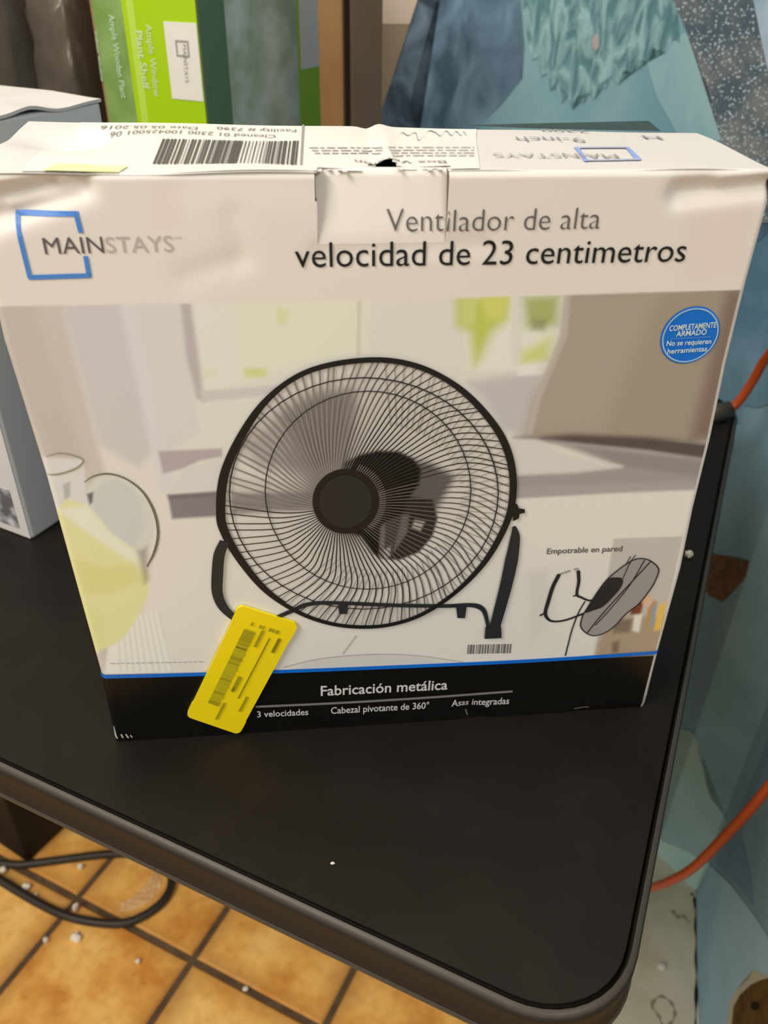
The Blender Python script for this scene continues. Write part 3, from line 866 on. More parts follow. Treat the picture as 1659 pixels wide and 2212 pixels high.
# ---- marks on the top, which read from behind the carton
def top_inv(u, v):
    """pixel -> (s,t) on the top panel"""
    s, t = 0.5, 0.5
    target = np.array([u, v], float)
    for _ in range(12):
        p = top_pt(s, t); q0 = np.array([w[0] for w in to_px(p[None])])
        ds = np.array([w[0] for w in to_px(top_pt(s + 1e-3, t)[None])]) - q0
        dt = np.array([w[0] for w in to_px(top_pt(s, t + 1e-3)[None])]) - q0
        J = np.stack([ds, dt], 1) / 1e-3
        e = np.linalg.lstsq(J, target - q0, rcond=None)[0]
        e = np.clip(e, -0.25, 0.25)
        s = min(max(s + e[0], 0.001), 0.999); t = min(max(t + e[1], 0.001), 0.999)
    return s, t
def top_sheet(name, quad, ns, nt_, off, material, parent, **kw):
    """sheet of four (s,t) corners laid on the top"""
    q = [np.array(w) for w in quad]
    v = []
    for j in range(nt_ + 1):
        for i in range(ns + 1):
            a = i / ns; b = j / nt_
            st = q[0] * (1 - a) * (1 - b) + q[1] * a * (1 - b) + q[2] * a * b + q[3] * (1 - a) * b
            v.append(top_pt(st[0], st[1], off))
    f = [(j * (ns + 1) + i, j * (ns + 1) + i + 1, (j + 1) * (ns + 1) + i + 1, (j + 1) * (ns + 1) + i) for j in range(nt_) for i in range(ns)]
    return part(name, v, f, material, parent, smooth=True, **kw)
def top_px_sheet(name, px, ns, nt_, off, material, parent, **kw):
    return top_sheet(name, [top_inv(*p) for p in px], ns, nt_, off, material, parent, **kw)
def top_text(name, s, start, end, cap_t, off, material, parent, bold=0.0, shear=0.0):
    """lettering upside down to the viewer; start/end pixels of the baseline, cap height in t"""
    v2, f = text_shape(s, bold, shear)
    a = np.array(top_inv(*start)); b = np.array(top_inv(*end))
    x0, x1 = v2[:, 0].min(), v2[:, 0].max()
    v = []
    for (x, y) in v2:
        st = a + (b - a) * (x - x0) / (x1 - x0) + np.array([0, -cap_t]) * (y / CAP)
        v.append(top_pt(min(max(st[0], 0.002), 0.998), min(max(st[1], 0.002), 0.998), off))
    return part(name, v, f, material, parent)

M_label = mat('label_paper', ink((242, 234, 212), 0.84), 0.35, 0.4)
lab_l = [top_inv(175, 266), top_inv(158, 292), top_inv(135, 322), top_inv(112, 345), top_inv(84, 366)]
lab_r = [top_inv(1024, 272), top_inv(1028, 300), top_inv(1032, 330), top_inv(1034, 348), top_inv(1036, 367)]
NS, NT = 90, 16
tl = [w[1] for w in lab_l][::-1]; sl_ = [w[0] for w in lab_l][::-1]
tr = [w[1] for w in lab_r][::-1]; sr_ = [w[0] for w in lab_r][::-1]
v, f = [], []
for j in range(NT + 1):
    t = 0.012 + (0.985 - 0.012) * j / NT
    s0 = np.interp(t, tl, sl_); s1 = np.interp(t, tr, sr_)
    for i in range(NS + 1):
        s = s0 + (s1 - s0) * i / NS
        v.append(top_pt(s, t, 0.0005))
for j in range(NT):
    for i in range(NS):
        a = j * (NS + 1) + i
        s = (v[a][0] + v[a + 1][0]) / 2
        sc = (s - xl(HB)) / (xr(HB) - xl(HB)); t = (j + 0.5) / NT
        if tab_s0 < sc < tab_s1 and (t < 0.07 or (0.478 < sc < 0.512 and t < 0.2)): continue
        f.append((a, a + 1, a + NS + 2, a + NS + 1))
ship = part('shipping_label', v, f, M_label, carton, smooth=True, label='cream shipping label with barcode on the top')
M_bar = mat('barcode_ink', ink((84, 78, 72)), 0.5, 0.3)
M_bar2 = mat('barcode_ink_pale', ink((150, 142, 130)), 0.5, 0.3)
bq = [np.array(top_inv(*p)) for p in ((330, 358), (641, 360), (646, 308), (352, 304))]
pos_ = 0.0
widths = []
while pos_ < 1:
    w = random.choice([0.008, 0.012, 0.018, 0.026]); g = random.choice([0.006, 0.009, 0.014])
    if 0.36 < pos_ < 0.56: g = 0.003
    if 0.56 < pos_ < 0.72: w = 0.008; g = 0.018
    if pos_ + w > 1: break
    q4 = [bq[0] * (1 - a) + bq[1] * a for a in (pos_, pos_ + w)] + [bq[3] * (1 - a) + bq[2] * a for a in (pos_ + w, pos_)]
    top_sheet('barcode_bar', q4, 1, 6, 0.0009, M_bar if random.random() < 0.75 else M_bar2, ship)
    pos_ += w + g
top_px_sheet('label_rule', [(648, 360), (653, 360), (658, 270), (653, 270)], 1, 8, 0.0009, M_bar2, ship)
M_ltext = mat('label_text_ink', ink((134, 126, 114)), 0.5, 0.3)
top_text('label_text', 'Cleaned 01 2300 100425001 06', (596, 295), (240, 289), 0.072, 0.0009, M_ltext, ship, 0.0)
top_text('label_text', 'Facility # 7390', (640, 283), (470, 277), 0.066, 0.0009, M_ltext, ship, 0.0)
top_text('label_text', 'Date 05.05.2016', (428, 278), (220, 275), 0.066, 0.0009, M_ltext, ship, 0.0)
top_text('label_text', 'Box Version', (962, 351), (766, 349), 0.050, 0.0009, M_ltext, ship, 0.004)
# lines of fine print, too small to read
def fine_print(x0, x1, y, tt):
    x = x0
    verts, faces = [], []
    while x < x1:
        w = random.uniform(9, 26)
        a = np.array(top_inv(x, y)); b = np.array(top_inv(min(x + w, x1), y))
        k = len(verts)
        n_ = 4
        for i in range(n_ + 1):
            c = a + (b - a) * i / n_
            verts += [top_pt(c[0], c[1] - tt * (0.6 + 0.5 * (i % 2)), 0.0009), top_pt(c[0], c[1] + tt * (0.6 + 0.4 * ((i + 1) % 2)), 0.0009)]
        faces += [(k + 2 * i, k + 2 * i + 1, k + 2 * i + 3, k + 2 * i + 2) for i in range(n_)]
        x += w + random.uniform(3, 6)
    part('fine_print', verts, faces, M_bar2, ship)
for i, y in enumerate((323, 329, 335)):
    fine_print(668 + 6 * i, 826, y, 0.009)
for i, y in enumerate((322, 328, 334, 340)):
    fine_print(838 + 3 * i, 1024, y, 0.009)
# signature
sg = [(1006, 296), (1000, 288), (994, 296), (984, 287), (974, 296), (962, 286), (950, 297), (940, 290), (925, 286), (912, 300), (902, 306), (896, 290), (880, 296), (868, 290), (856, 300), (850, 308)]
pts = [top_inv(*p) for p in smooth_path(sg, 4)]
v = []
for i, (s, t) in enumerate(pts):
    v += [top_pt(s, t - 0.010, 0.0009), top_pt(s + 0.0012, t + 0.010, 0.0009)]
part('signature', v, [(2 * i, 2 * i + 1, 2 * i + 3, 2 * i + 2) for i in range(len(pts) - 1)], M_bar2, ship)
# green print strip at the left end of the front arris
M_strip = mat('lime_tape', ink((208, 206, 132)), 0.5, 0.3, noise=(60, 0.35, 0.65), color2=ink((222, 216, 170)))
top_sheet('lime_strip', [(0.088, 0.004), (0.176, 0.004), (0.182, 0.11), (0.096, 0.11)], 20, 4, 0.0010, M_strip, carton)
# brand mark on the top
M_logo_top = mat('pale_blue_ink', ink((140, 158, 212)), 0.5, 0.3)
M_logo_thin = mat('thin_grey_rule', ink((176, 172, 178)), 0.5, 0.3)
for px_, mm in (([(1262, 351), (1272, 351), (1250, 320), (1240, 320)], M_logo_top), ([(1374, 349), (1386, 347), (1358, 320), (1350, 320)], M_logo_top),
                ([(1262, 350), (1384, 348), (1380, 345), (1260, 347)], M_logo_thin), ([(1242, 323), (1356, 322), (1353, 319), (1238, 320)], M_logo_thin)):
    top_px_sheet('brand_square', px_, 6, 3, 0.0006, mm, carton)
top_text('brand_name', 'MAIN', (1328, 336), (1212, 334), 0.085, 0.0008, M_ink_lgrey, carton, 0.0)
top_text('brand_name', 'STAYS', (1206, 334), (1062, 334), 0.085, 0.0008, M_ink_pale, carton, 0.0)
top_text('title_text', '9-inch', (1256, 301), (1112, 299), 0.11, 0.0008, M_ink_lgrey, carton, 0.0)
top_text('title_text', 'H', (1421, 297), (1384, 295), 0.10, 0.0008, M_ink_lgrey, carton, 0.004)
top_text('title_text', '2300', (1264, 282), (1160, 277), 0.07, 0.0008, M_ink_lgrey, carton, 0.004)

# ---- lettering and marks on the front
def front_text(name, s, start, end, cap_px, material, parent, bold=0.0, off=0.0004, shear=0.0, slant=True):
    v2, f = text_shape(s, bold, shear)
    a = P(*start); b = P(*end)
    e1 = b - a; wdt = np.linalg.norm(e1); e1 = e1 / wdt
    e2 = np.array([-e1[1], e1[0]])
    mid = ((start[0] + end[0]) / 2, (start[1] + end[1]) / 2)
    cap = abs(P(mid[0], mid[1] - cap_px)[1] - P(*mid)[1])
    x0, x1 = v2[:, 0].min(), v2[:, 0].max()
    xz = a[None] + np.outer((v2[:, 0] - x0) / (x1 - x0) * wdt, e1) + np.outer(v2[:, 1] / CAP * cap, e2)
    return part(name, S(xz[:, 0], xz[:, 1], off), f, material, parent)

def ribbon(px, w, closed=False, n=6, off=0.0004, raw=False):
    """flat printed line; w in pixels (a number or one per point)"""
    pts = px if raw else smooth_path(px, n, closed)
    q = np.array([P(*p) for p in pts])
    m_ = len(q)
    ws = np.interp(np.linspace(0, 1, m_), np.linspace(0, 1, len(w)), w) if hasattr(w, '__len__') else np.full(m_, w)
    if closed:
        t = np.roll(q, -1, 0) - np.roll(q, 1, 0)
    else:
        t = np.gradient(q, axis=0)
    t /= np.linalg.norm(t, axis=1)[:, None] + 1e-12
    nn = np.stack([-t[:, 1], t[:, 0]], 1) * (ws[:, None] * 0.00023 / 2)
    L_, R_ = q + nn, q - nn
    xz = np.stack([L_, R_], 1).reshape(-1, 2)
    faces = [(2 * i, 2 * i + 1, 2 * ((i + 1) % m_) + 1, 2 * ((i + 1) % m_)) for i in range(m_ if closed else m_ - 1)]
    return S(xz[:, 0], xz[:, 1], off), faces
def merge(items):
    V_, F_ = [], []
    for v, f in items:
        k = len(V_)
        V_ += [tuple(x) for x in v]
        F_ += [tuple(i + k for i in q) for q in f]
    return V_, F_
def blob(px, off=0.0004, spline=0):
    pts = smooth_path(px, spline, True) if spline else px
    q = np.array([P(*p) for p in pts])
    c = q.mean(0)
    n_ = len(q)
    xz = np.concatenate([[c], c + (q - c) * 0.5, q])
    f = [(0, 1 + i, 1 + (i + 1) % n_) for i in range(n_)] + [(1 + i, 1 + n_ + i, 1 + n_ + (i + 1) % n_, 1 + (i + 1) % n_) for i in range(n_)]
    return S(xz[:, 0], xz[:, 1], off), f

# brand mark
sq = [ribbon([(28, 465), (170, 462)], 9, n=6), ribbon([(31, 465), (65, 600)], 9, n=6), ribbon([(61, 599), (196, 595)], 9, n=6),
      ribbon([(164, 462), (175, 503)], 9, n=4), ribbon([(185, 553), (193, 598)], 9, n=4)]
part('brand_square', *merge(sq), M_ink_logo, carton, label='blue square outline of the brand mark')
front_text('brand_name', 'MAIN', (98, 549), (226, 546), 36, M_ink_grey, carton, 0.0)
front_text('brand_name', 'STAYS', (231, 546), (376, 543), 35, M_ink_pale, carton, -0.002)
front_text('brand_name', '™', (374, 519), (392, 518), 7, M_ink_pale, carton, 0.0)
front_text('title_text', 'Ventilador de alta', (836, 502), (1293, 493), 49, M_ink_grey, carton, -0.012, 0.0006)
front_text('title_text', 'velocidad de 23 centimetros', (638, 577), (1477, 564), 53, M_ink_black, carton, -0.002, 0.0006)

# the printed fan
M_fan = mat('fan_black_ink', ink((24, 24, 24)), 0.42, 0.4)
M_fan2 = mat('fan_hub_ink', ink((38, 37, 36)), 0.42, 0.4)
M_wire = mat('fan_wire_ink', ink((44, 40, 38)), 0.45, 0.35)
M_wire2 = mat('fan_rear_wire_ink', ink((126, 116, 106)), 0.45, 0.35)
M_leg = mat('fan_stand_ink', ink((38, 40, 42)), 0.42, 0.4)
ring_s = np.array(smooth_path(ring_px, 8, True))
cen_ring = np.array([795.0, 1063.0])
ring_c = cen_ring + (ring_s - cen_ring) * 0.982
v, f = ribbon([tuple(p) for p in ring_c], 12, closed=True, raw=True, off=0.0012)
fan = part('printed_fan', v, f, M_fan, carton, label='picture of a black high velocity fan')
# thicker shaded left and right flank of the ring
ang = np.arctan2(ring_s[:, 1] - cen_ring[1], ring_s[:, 0] - cen_ring[0])
left = [tuple(cen_ring + (p - cen_ring) * 0.965) for p, a in zip(ring_s, ang) if abs(a) > 2.2]
order = sorted(range(len(left)), key=lambda i: left[i][1])
v, f = ribbon([left[i] for i in order], [2, 12, 18, 18, 12, 2], raw=True, off=0.0011)
part('ring_flank', v, f, M_fan, fan)
right_ = [tuple(cen_ring + (p - cen_ring) * 0.972) for p, a in zip(ring_s, ang) if -1.2 < a < 0.9]
order = sorted(range(len(right_)), key=lambda i: right_[i][1])
v, f = ribbon([right_[i] for i in order], [3, 10, 15, 15, 12, 3], raw=True, off=0.0011)
part('ring_flank', v, f, M_fan, fan)
def ring_at(a):
    k = np.argmin(np.abs((ang - a + math.pi) % (2 * math.pi) - math.pi))
    return ring_s[k]
hub = np.array([745.0, 1081.0])
def ell(c, rx_, ry_, n=48, tilt=0.0):
    return [(c[0] + rx_ * math.cos(t) * math.cos(tilt) - ry_ * math.sin(t) * math.sin(tilt), c[1] + rx_ * math.cos(t) * math.sin(tilt) + ry_ * math.sin(t) * math.cos(tilt)) for t in np.linspace(0, 2 * math.pi, n, endpoint=False)]
NSP = 100
groups = {'dark': [], 'soft': [], 'pale': []}
rear = []
def nearest_ring(a, k_):
    w = math.atan2(math.sin(a) * 287, math.cos(a) * 320)
    kx = int(np.argmin(np.abs((ang - w + math.pi) % (2 * math.pi) - math.pi)))
    return cen_ring + (ring_s[kx] - cen_ring) * k_
for i in range(NSP):
    a = 2 * math.pi * i / NSP
    d = np.array([math.cos(a), math.sin(a)])
    p0 = hub + d * 66
    a2 = a + 0.10
    c1 = np.array([793 + 222 * math.cos(a2), 1057 + 214 * math.sin(a2)])
    e1_ = nearest_ring(a + 0.22, 0.975)
    m0 = p0 * 0.5 + c1 * 0.5 - np.array([-d[1], d[0]]) * 4
    deg = math.degrees(a) % 360                      # 0 right, 90 down, 180 left, 270 up
    if 60 <= deg < 165 or 278 <= deg < 345: key, w_ = 'dark', 3.0
    elif 165 <= deg < 262: key, w_ = 'pale', 4.2
    else: key, w_ = 'soft', 3.2
    groups[key].append(ribbon([tuple(p0), tuple(m0), tuple(c1), tuple(e1_)], [w_ * 0.8, w_, w_, w_ * 0.8], n=5, off=0.0009))
    if not (140 <= deg < 285):
        o2 = nearest_ring(a - 0.20, 0.97)
        i2 = np.array([860.0, 1090.0]) * 0.45 + o2 * 0.55
        rear.append(ribbon([tuple(i2), tuple(i2 * 0.5 + o2 * 0.5), tuple(o2)], 1.8, n=3, off=0.0005))
M_wire_soft = mat('fan_soft_wire_ink', ink((92, 84, 78)), 0.45, 0.35)
M_wire_pale = mat('fan_pale_wire_ink', ink((134, 124, 114)), 0.45, 0.35)
part('rear_wires', *merge(rear), mat('fan_rear_guard_ink', ink((156, 146, 133)), 0.45, 0.35), fan, label='paler wires of the rear guard', kind='stuff')
part('front_wires', *merge(groups['dark']), M_wire, fan, label='crisp black spiral wires of the front guard', kind='stuff')
part('front_wires', *merge(groups['soft']), M_wire_soft, fan, label='soft grey wires on the right of the guard', kind='stuff')
part('front_wires', *merge(groups['pale']), M_wire_pale, fan, label='pale blurred wires on the left of the guard', kind='stuff')
part('guard_hoop', *ribbon(ell((795, 1057), 222, 214), 2.6, True, raw=True, off=0.0010), M_wire, fan)
part('guard_hoop', *ribbon(ell((786, 1064), 290, 250), 3.0, True, raw=True, off=0.0010), M_wire, fan)
part('hub', *blob(ell((747, 1080), 72, 70), 0.0013), M_fan, fan)
part('hub_cap', *blob(ell((746, 1080), 57, 57), 0.0016), M_fan2, fan)
hw = []
for i in range(34):
    a = -1.25 + 2.1 * i / 33
    d = np.array([math.cos(a), math.sin(a)])
    hw.append(ribbon([tuple(np.array([748, 1080]) + d * 70), tuple(np.array([752, 1078]) + d * 82)], 1.6, n=1, off=0.0013))
part('hub_ribs', *merge(hw), M_wire2, fan)
# stand
part('stand_leg', *ribbon([(486, 1165), (474, 1195), (470, 1240), (470, 1275), (480, 1303), (500, 1325), (530, 1345)], [22, 26, 27, 26, 24, 20, 18], off=0.0014), M_leg, fan)
part('stand_leg', *ribbon([(1110, 1135), (1112, 1160), (1104, 1210), (1092, 1265), (1076, 1325), (1066, 1362)], [8, 24, 33, 32, 30, 28], off=0.0014), M_leg, fan)
part('stand_foot', *blob([(1048, 1352), (1082, 1352), (1083, 1376), (1046, 1378)], 0.0015), M_leg, fan)
part('stand_bar', *ribbon([(600, 1330), (628, 1318), (665, 1303), (720, 1300), (850, 1306), (960, 1308), (1010, 1306), (1035, 1310), (1048, 1325), (1056, 1365)], [12, 13, 13, 12, 12, 12, 13, 15, 11, 8], off=0.0010), M_leg, fan)
part('bar_clip', *blob([(730, 1302), (752, 1302), (750, 1324), (733, 1324)], 0.0011), M_leg, fan)
part('bar_clip', *blob([(985, 1308), (1008, 1308), (1004, 1334), (988, 1334)], 0.0011), M_leg, fan)
part('pivot_knob', *blob([(1106, 1088), (1116, 1086), (1120, 1096), (1133, 1098), (1133, 1106), (1122, 1108), (1120, 1118), (1108, 1124)], 0.0014), M_fan, fan)
part('tray_rim', *merge([ribbon([(612, 1440), (690, 1422), (800, 1413), (900, 1416), (1000, 1430)], 3, off=0.0004), ribbon([(740, 1412), (770, 1372)], 3, n=3, off=0.0004)]), M_ink_pale, carton)
# jug outlines
M_glass_line = mat('glass_outline_ink', ink((150, 142, 112)), 0.5, 0.3)
M_dark_line = mat('jug_handle_ink', ink((112, 102, 84)), 0.5, 0.3)
part('jug_rim', *merge([ribbon([(100, 985), (130, 977), (165, 984), (180, 994), (165, 1010), (130, 1022), (102, 1024)], [1.5, 2.5, 4, 3, 4, 4, 2], off=0.0004)]), M_glass_line, carton)
part('jug_handle', *merge([ribbon([(182, 1040), (205, 1026), (238, 1022), (275, 1034), (310, 1062), (334, 1105), (342, 1150), (334, 1190), (318, 1222)], [1.5, 3, 4, 4, 5, 6, 6, 6, 3], off=0.0004)]), M_dark_line, carton)
# inset fan
M_ins = mat('inset_fan_ink', ink((34, 34, 36)), 0.45, 0.35)
M_ins_g = mat('inset_fan_guard_ink', ink((150, 141, 132)), 0.45, 0.35)
outl = [(1254, 1352), (1258, 1330), (1266, 1316), (1303, 1260), (1335, 1230), (1366, 1209), (1387, 1205), (1406, 1211), (1422, 1228), (1414, 1254), (1402, 1274), (1380, 1302), (1351, 1325), (1330, 1348), (1311, 1363), (1286, 1372), (1267, 1367)]
inset = part('printed_wall_fan', *blob(outl, 0.0004, 3), M_ins_g, carton, label='small picture of a wall mounted fan')
part('guard_outline', *ribbon(outl, 3.2, True, n=4, off=0.0007), M_ins, inset)
part('guard_hoop', *merge([ribbon([(1268, 1366), (1300, 1326), (1345, 1276), (1404, 1212)], 3, off=0.0007), ribbon([(1285, 1350), (1320, 1312), (1360, 1262), (1392, 1208)], 2.5, off=0.0007), ribbon([(1345, 1248), (1360, 1215), (1373, 1197)], 2, off=0.0007), ribbon([(1352, 1218), (1362, 1200)], 2, n=3, off=0.0007)]), M_ins, inset)
part('motor', *blob([(1263, 1322), (1276, 1298), (1304, 1262), (1316, 1248), (1334, 1246), (1345, 1250), (1340, 1268), (1318, 1294), (1300, 1310), (1284, 1316)], 0.0008, 3), M_ins, inset)
part('bracket', *merge([ribbon([(1208, 1240), (1194, 1268), (1184, 1300), (1178, 1324), (1185, 1338), (1200, 1342), (1225, 1338), (1262, 1324)], [10, 10, 10, 9, 7, 6, 6, 6], off=0.0006), ribbon([(1180, 1322), (1166, 1330)], 5, n=2, off=0.0006),
                         ribbon([(1249, 1232), (1250, 1256), (1246, 1283), (1256, 1290), (1270, 1296), (1280, 1296)], [9, 8, 7, 6, 6, 6], off=0.0006), ribbon([(1246, 1284), (1238, 1288)], 4, n=2, off=0.0006)]), M_ins, inset)
part('bracket_back', *merge([ribbon([(1208, 1240), (1222, 1236), (1232, 1232)], 5, off=0.0005), ribbon([(1240, 1230), (1250, 1228)], 6, n=3, off=0.0005)]), M_ink_lgrey, inset)
part('cord', *ribbon([(1264, 1298), (1250, 1322), (1236, 1358), (1228, 1388), (1221, 1416)], 3.4, off=0.0006), M_ins, inset)
front_text('caption_text', 'Empotrable en pared', (1181, 1197), (1343, 1190), 12, M_ink_grey, carton, 0.008)
# small barcode and fine print
bars = []
x = 1010
while x < 1106:
    w = random.choice([1.6, 2.4, 3.4])
    bars.append(ribbon([(x + 2, 1393 - (x - 1010) * 0.02), (x, 1413 - (x - 1010) * 0.02)], w, n=1, off=0.0004))
    x += w + random.choice([1.6, 2.4])
part('small_barcode', *merge(bars), M_ink_grey, carton)
fp = []
x = 238
while x < 432:
    w = random.uniform(5, 14)
    fp.append(ribbon([(x, 1431 - (x - 238) * 0.02), (x + w, 1431 - (x + w - 238) * 0.02)], 3.2, n=1, off=0.0004)); x += w + 4
part('fine_print', *merge(fp), M_ink_pale, carton)
# blue rule, band lettering
part('blue_rule', *ribbon([(216, 1460), (500, 1452), (830, 1441), (1130, 1428), (1423, 1408)], 12, n=60, off=0.0006), M_ink_blue, carton)
front_text('band_title', 'Fabricación metálica', (693, 1502), (966, 1489), 21, M_ink_white, carton, 0.012)
part('band_rule', *ribbon([(552, 1525), (740, 1517), (930, 1506), (1107, 1493)], 8, off=0.0005), M_ink_bar, carton)
front_text('band_text', '3 velocidades', (556, 1548), (666, 1543), 13, M_ink_white, carton, 0.006)
front_text('band_text', 'Cabezal pivotante de 360°', (715, 1541), (926, 1530), 14, M_ink_white, carton, 0.006)
front_text('band_text', 'Asas integradas', (975, 1526), (1099, 1520), 14, M_ink_white, carton, 0.006)
# worn white nicks at the foot of the carton
M_nick = mat('worn_card', ink((190, 180, 160)), 0.9, 0.1)
part('worn_corner', *merge([ribbon([(246, 1568), (250, 1588), (254, 1594)], [2, 6, 5], off=0.0006), ribbon([(262, 1584), (266, 1592)], 4, n=2, off=0.0006), ribbon([(272, 1584), (278, 1592)], 4, n=2, off=0.0006), ribbon([(282, 1586), (286, 1591)], 3, n=2, off=0.0006)]), M_nick, carton)
part('worn_corner', *merge([ribbon([(1394, 1502), (1391, 1514), (1386, 1521)], [3, 6, 3], off=0.0006), ribbon([(1404, 1470), (1397, 1502)], 2, n=3, off=0.0006)]), M_nick, carton)
part('scuff', *ribbon([(1240, 1530), (1262, 1526), (1272, 1527)], 3, off=0.0006), M_ink_bar, carton)
part('scuff', *ribbon([(1006, 1534), (1010, 1545)], 3, n=2, off=0.0006), M_ink_bar, carton)
# round badge
bc = P(1490, 724)
rad = 0.5 * (np.linalg.norm(P(1554, 716) - P(1426, 733)))
def disc(r, off, n=48):
    t = np.linspace(0, 2 * math.pi, n, endpoint=False)
    xs = np.concatenate([[bc[0]], bc[0] + r * np.cos(t)]); zs_ = np.concatenate([[bc[1]], bc[1] + r * np.sin(t)])
    return S(xs, zs_, off), [(0, 1 + i, 1 + (i + 1) % n) for i in range(n)]
def annulus(r0, r1, off, n=56):
    t = np.linspace(0, 2 * math.pi, n, endpoint=False)
    xs = np.concatenate([bc[0] + r0 * np.cos(t), bc[0] + r1 * np.cos(t)]); zs_ = np.concatenate([bc[1] + r0 * np.sin(t), bc[1] + r1 * np.sin(t)])
    return S(xs, zs_, off), [(i, (i + 1) % n, n + (i + 1) % n, n + i) for i in range(n)]
M_badge = mat('badge_blue_ink', ink((4, 104, 184)), 0.42, 0.4)
M_badge_r = mat('badge_ring_ink', ink((150, 182, 224)), 0.42, 0.4)
badge = part('round_badge', *disc(rad, 0.0004), M_badge, carton, label='round blue badge with white lettering')
part('badge_ring', *annulus(rad * 0.90, rad * 0.95, 0.0007), M_badge_r, badge)
M_badge_t = mat('badge_text_ink', ink((214, 224, 232)), 0.42, 0.4)
front_text('badge_text', 'COMPLETAMENTE', (1444, 714), (1545, 706), 12, M_badge_t, badge, 0.008, 0.0008)
front_text('badge_text', 'ARMADO', (1459, 726), (1524, 721), 12, M_badge_t, badge, 0.008, 0.0008)
front_text('badge_text', 'No se requieren', (1438, 746), (1534, 741), 11, M_badge_t, badge, 0.008, 0.0008)
front_text('badge_text', 'herramientas', (1440, 763), (1525, 757), 11, M_badge_t, badge, 0.008, 0.0008)
part('badge_rule', *ribbon([(1446, 731), (1534, 726)], 2.5, n=6, off=0.0008), M_ink_logo, badge)

# ---- yellow price sticker
M_yellow = mat('yellow_sticker_paper', (0.92, 0.76, 0.008), 0.4, 0.4)
Q = [np.array(P(*p)) for p in ((516, 1301), (646, 1343), (517, 1581), (402, 1541))]
def sticker_pt(a, b):
    return Q[0] * (1 - a) * (1 - b) + Q[1] * a * (1 - b) + Q[2] * a * b + Q[3] * (1 - a) * b
ols = []
for (ca, cb, a0) in ((0.09, 0.045, math.pi), (0.91, 0.045, 1.5 * math.pi), (0.91, 0.955, 0), (0.09, 0.955, 0.5 * math.pi)):
    for i in range(7):
        w = a0 + math.pi / 2 * i / 6
        ols.append((ca + 0.09 * math.cos(w), cb + 0.045 * math.sin(w)))
# small punched notches in the long sides
o2 = []
for i, p in enumerate(ols):
    o2.append(p)
    nx_ = ols[(i + 1) % len(ols)]
    if abs(p[0] - nx_[0]) < 0.02 and abs(p[1] - nx_[1]) > 0.5:
        sgn = 1 if p[0] < 0.5 else -1
        up_ = 1 if nx_[1] > p[1] else -1
        for bb in ((0.12, 0.14, 0.86, 0.88) if up_ > 0 else (0.88, 0.86, 0.14, 0.12)):
            o2.append((p[0] + (0.012 * sgn if bb in (0.14, 0.86) else 0), bb))
q_ = np.array([sticker_pt(a, b) for a, b in o2])
xs = np.concatenate([[q_[:, 0].mean()], q_[:, 0], q_[:, 0]]); zs_ = np.concatenate([[q_[:, 1].mean()], q_[:, 1], q_[:, 1]])
n = len(q_)
v = S(xs, zs_, 0.0022); v[1 + n:, 1] += 0.0018
stick = part('price_sticker', v, [(0, 1 + i, 1 + (i + 1) % n) for i in range(n)] + [(1 + i, 1 + n + i, 1 + n + (i + 1) % n, 1 + (i + 1) % n) for i in range(n)], M_yellow, carton, label='yellow price sticker with faded barcode over the fan picture')
M_olive = mat('olive_ink', bk((172, 156, 24)), 0.45, 0.3)
M_olive_d = mat('dark_olive_ink', bk((124, 110, 14)), 0.45, 0.3)
M_olive_m = mat('mid_olive_ink', bk((150, 134, 20)), 0.45, 0.3)
def on_sticker(name, a0, a1, b0, b1, material, off=0.0026):
    c = np.array([sticker_pt(a, b) for a, b in ((a0, b0), (a1, b0), (a1, b1), (a0, b1))])
    part(name, S(c[:, 0], c[:, 1], off), [(0, 1, 2, 3)], material, stick)
on_sticker('barcode_strip', 0.24, 0.42, 0.15, 0.80, M_olive)
bb = 0.16
while bb < 0.79:
    w = random.choice([0.008, 0.014, 0.022, 0.03])
    on_sticker('barcode_bar', 0.24, 0.42, bb, bb + w, M_olive_m if random.random() < 0.6 else M_olive_d if bb < 0.3 else M_olive, 0.0029)
    bb += w + random.choice([0.008, 0.012, 0.02])
def sticker_text(s, a, b0, b1, cap, material, bold=0.01):
    """lettering that runs up the long side of the sticker"""
    v2, f = text_shape(s, bold)
    x0, x1 = v2[:, 0].min(), v2[:, 0].max()
    xz = np.array([sticker_pt(a - cap * y / CAP, b1 + (b0 - b1) * (x - x0) / (x1 - x0)) for x, y in v2])
    part('sticker_text', S(xz[:, 0], xz[:, 1], 0.0029), f, material, stick)
on_sticker('sticker_line', 0.665, 0.685, 0.16, 0.70, M_olive_d, 0.0029)
on_sticker('sticker_line', 0.50, 0.545, 0.12, 0.26, M_olive_m, 0.0029)
on_sticker('sticker_line', 0.50, 0.56, 0.52, 0.64, M_olive_m, 0.0029)
on_sticker('sticker_line', 0.50, 0.55, 0.62, 0.66, M_olive_d, 0.0029)
on_sticker('sticker_line', 0.80, 0.85, 0.14, 0.26, M_olive_d, 0.0029)
on_sticker('sticker_line', 0.78, 0.82, 0.66, 0.80, M_olive_m, 0.0029)
on_sticker('sticker_line', 0.48, 0.52, 0.77, 0.93, M_olive_m, 0.0029)
for k_, (a0, a1) in enumerate(((0.30, 0.33), (0.44, 0.47), (0.50, 0.52), (0.60, 0.64), (0.66, 0.69), (0.72, 0.76))):
    on_sticker('sticker_line', a0, a1, 0.085, 0.112, M_olive_m, 0.0029)

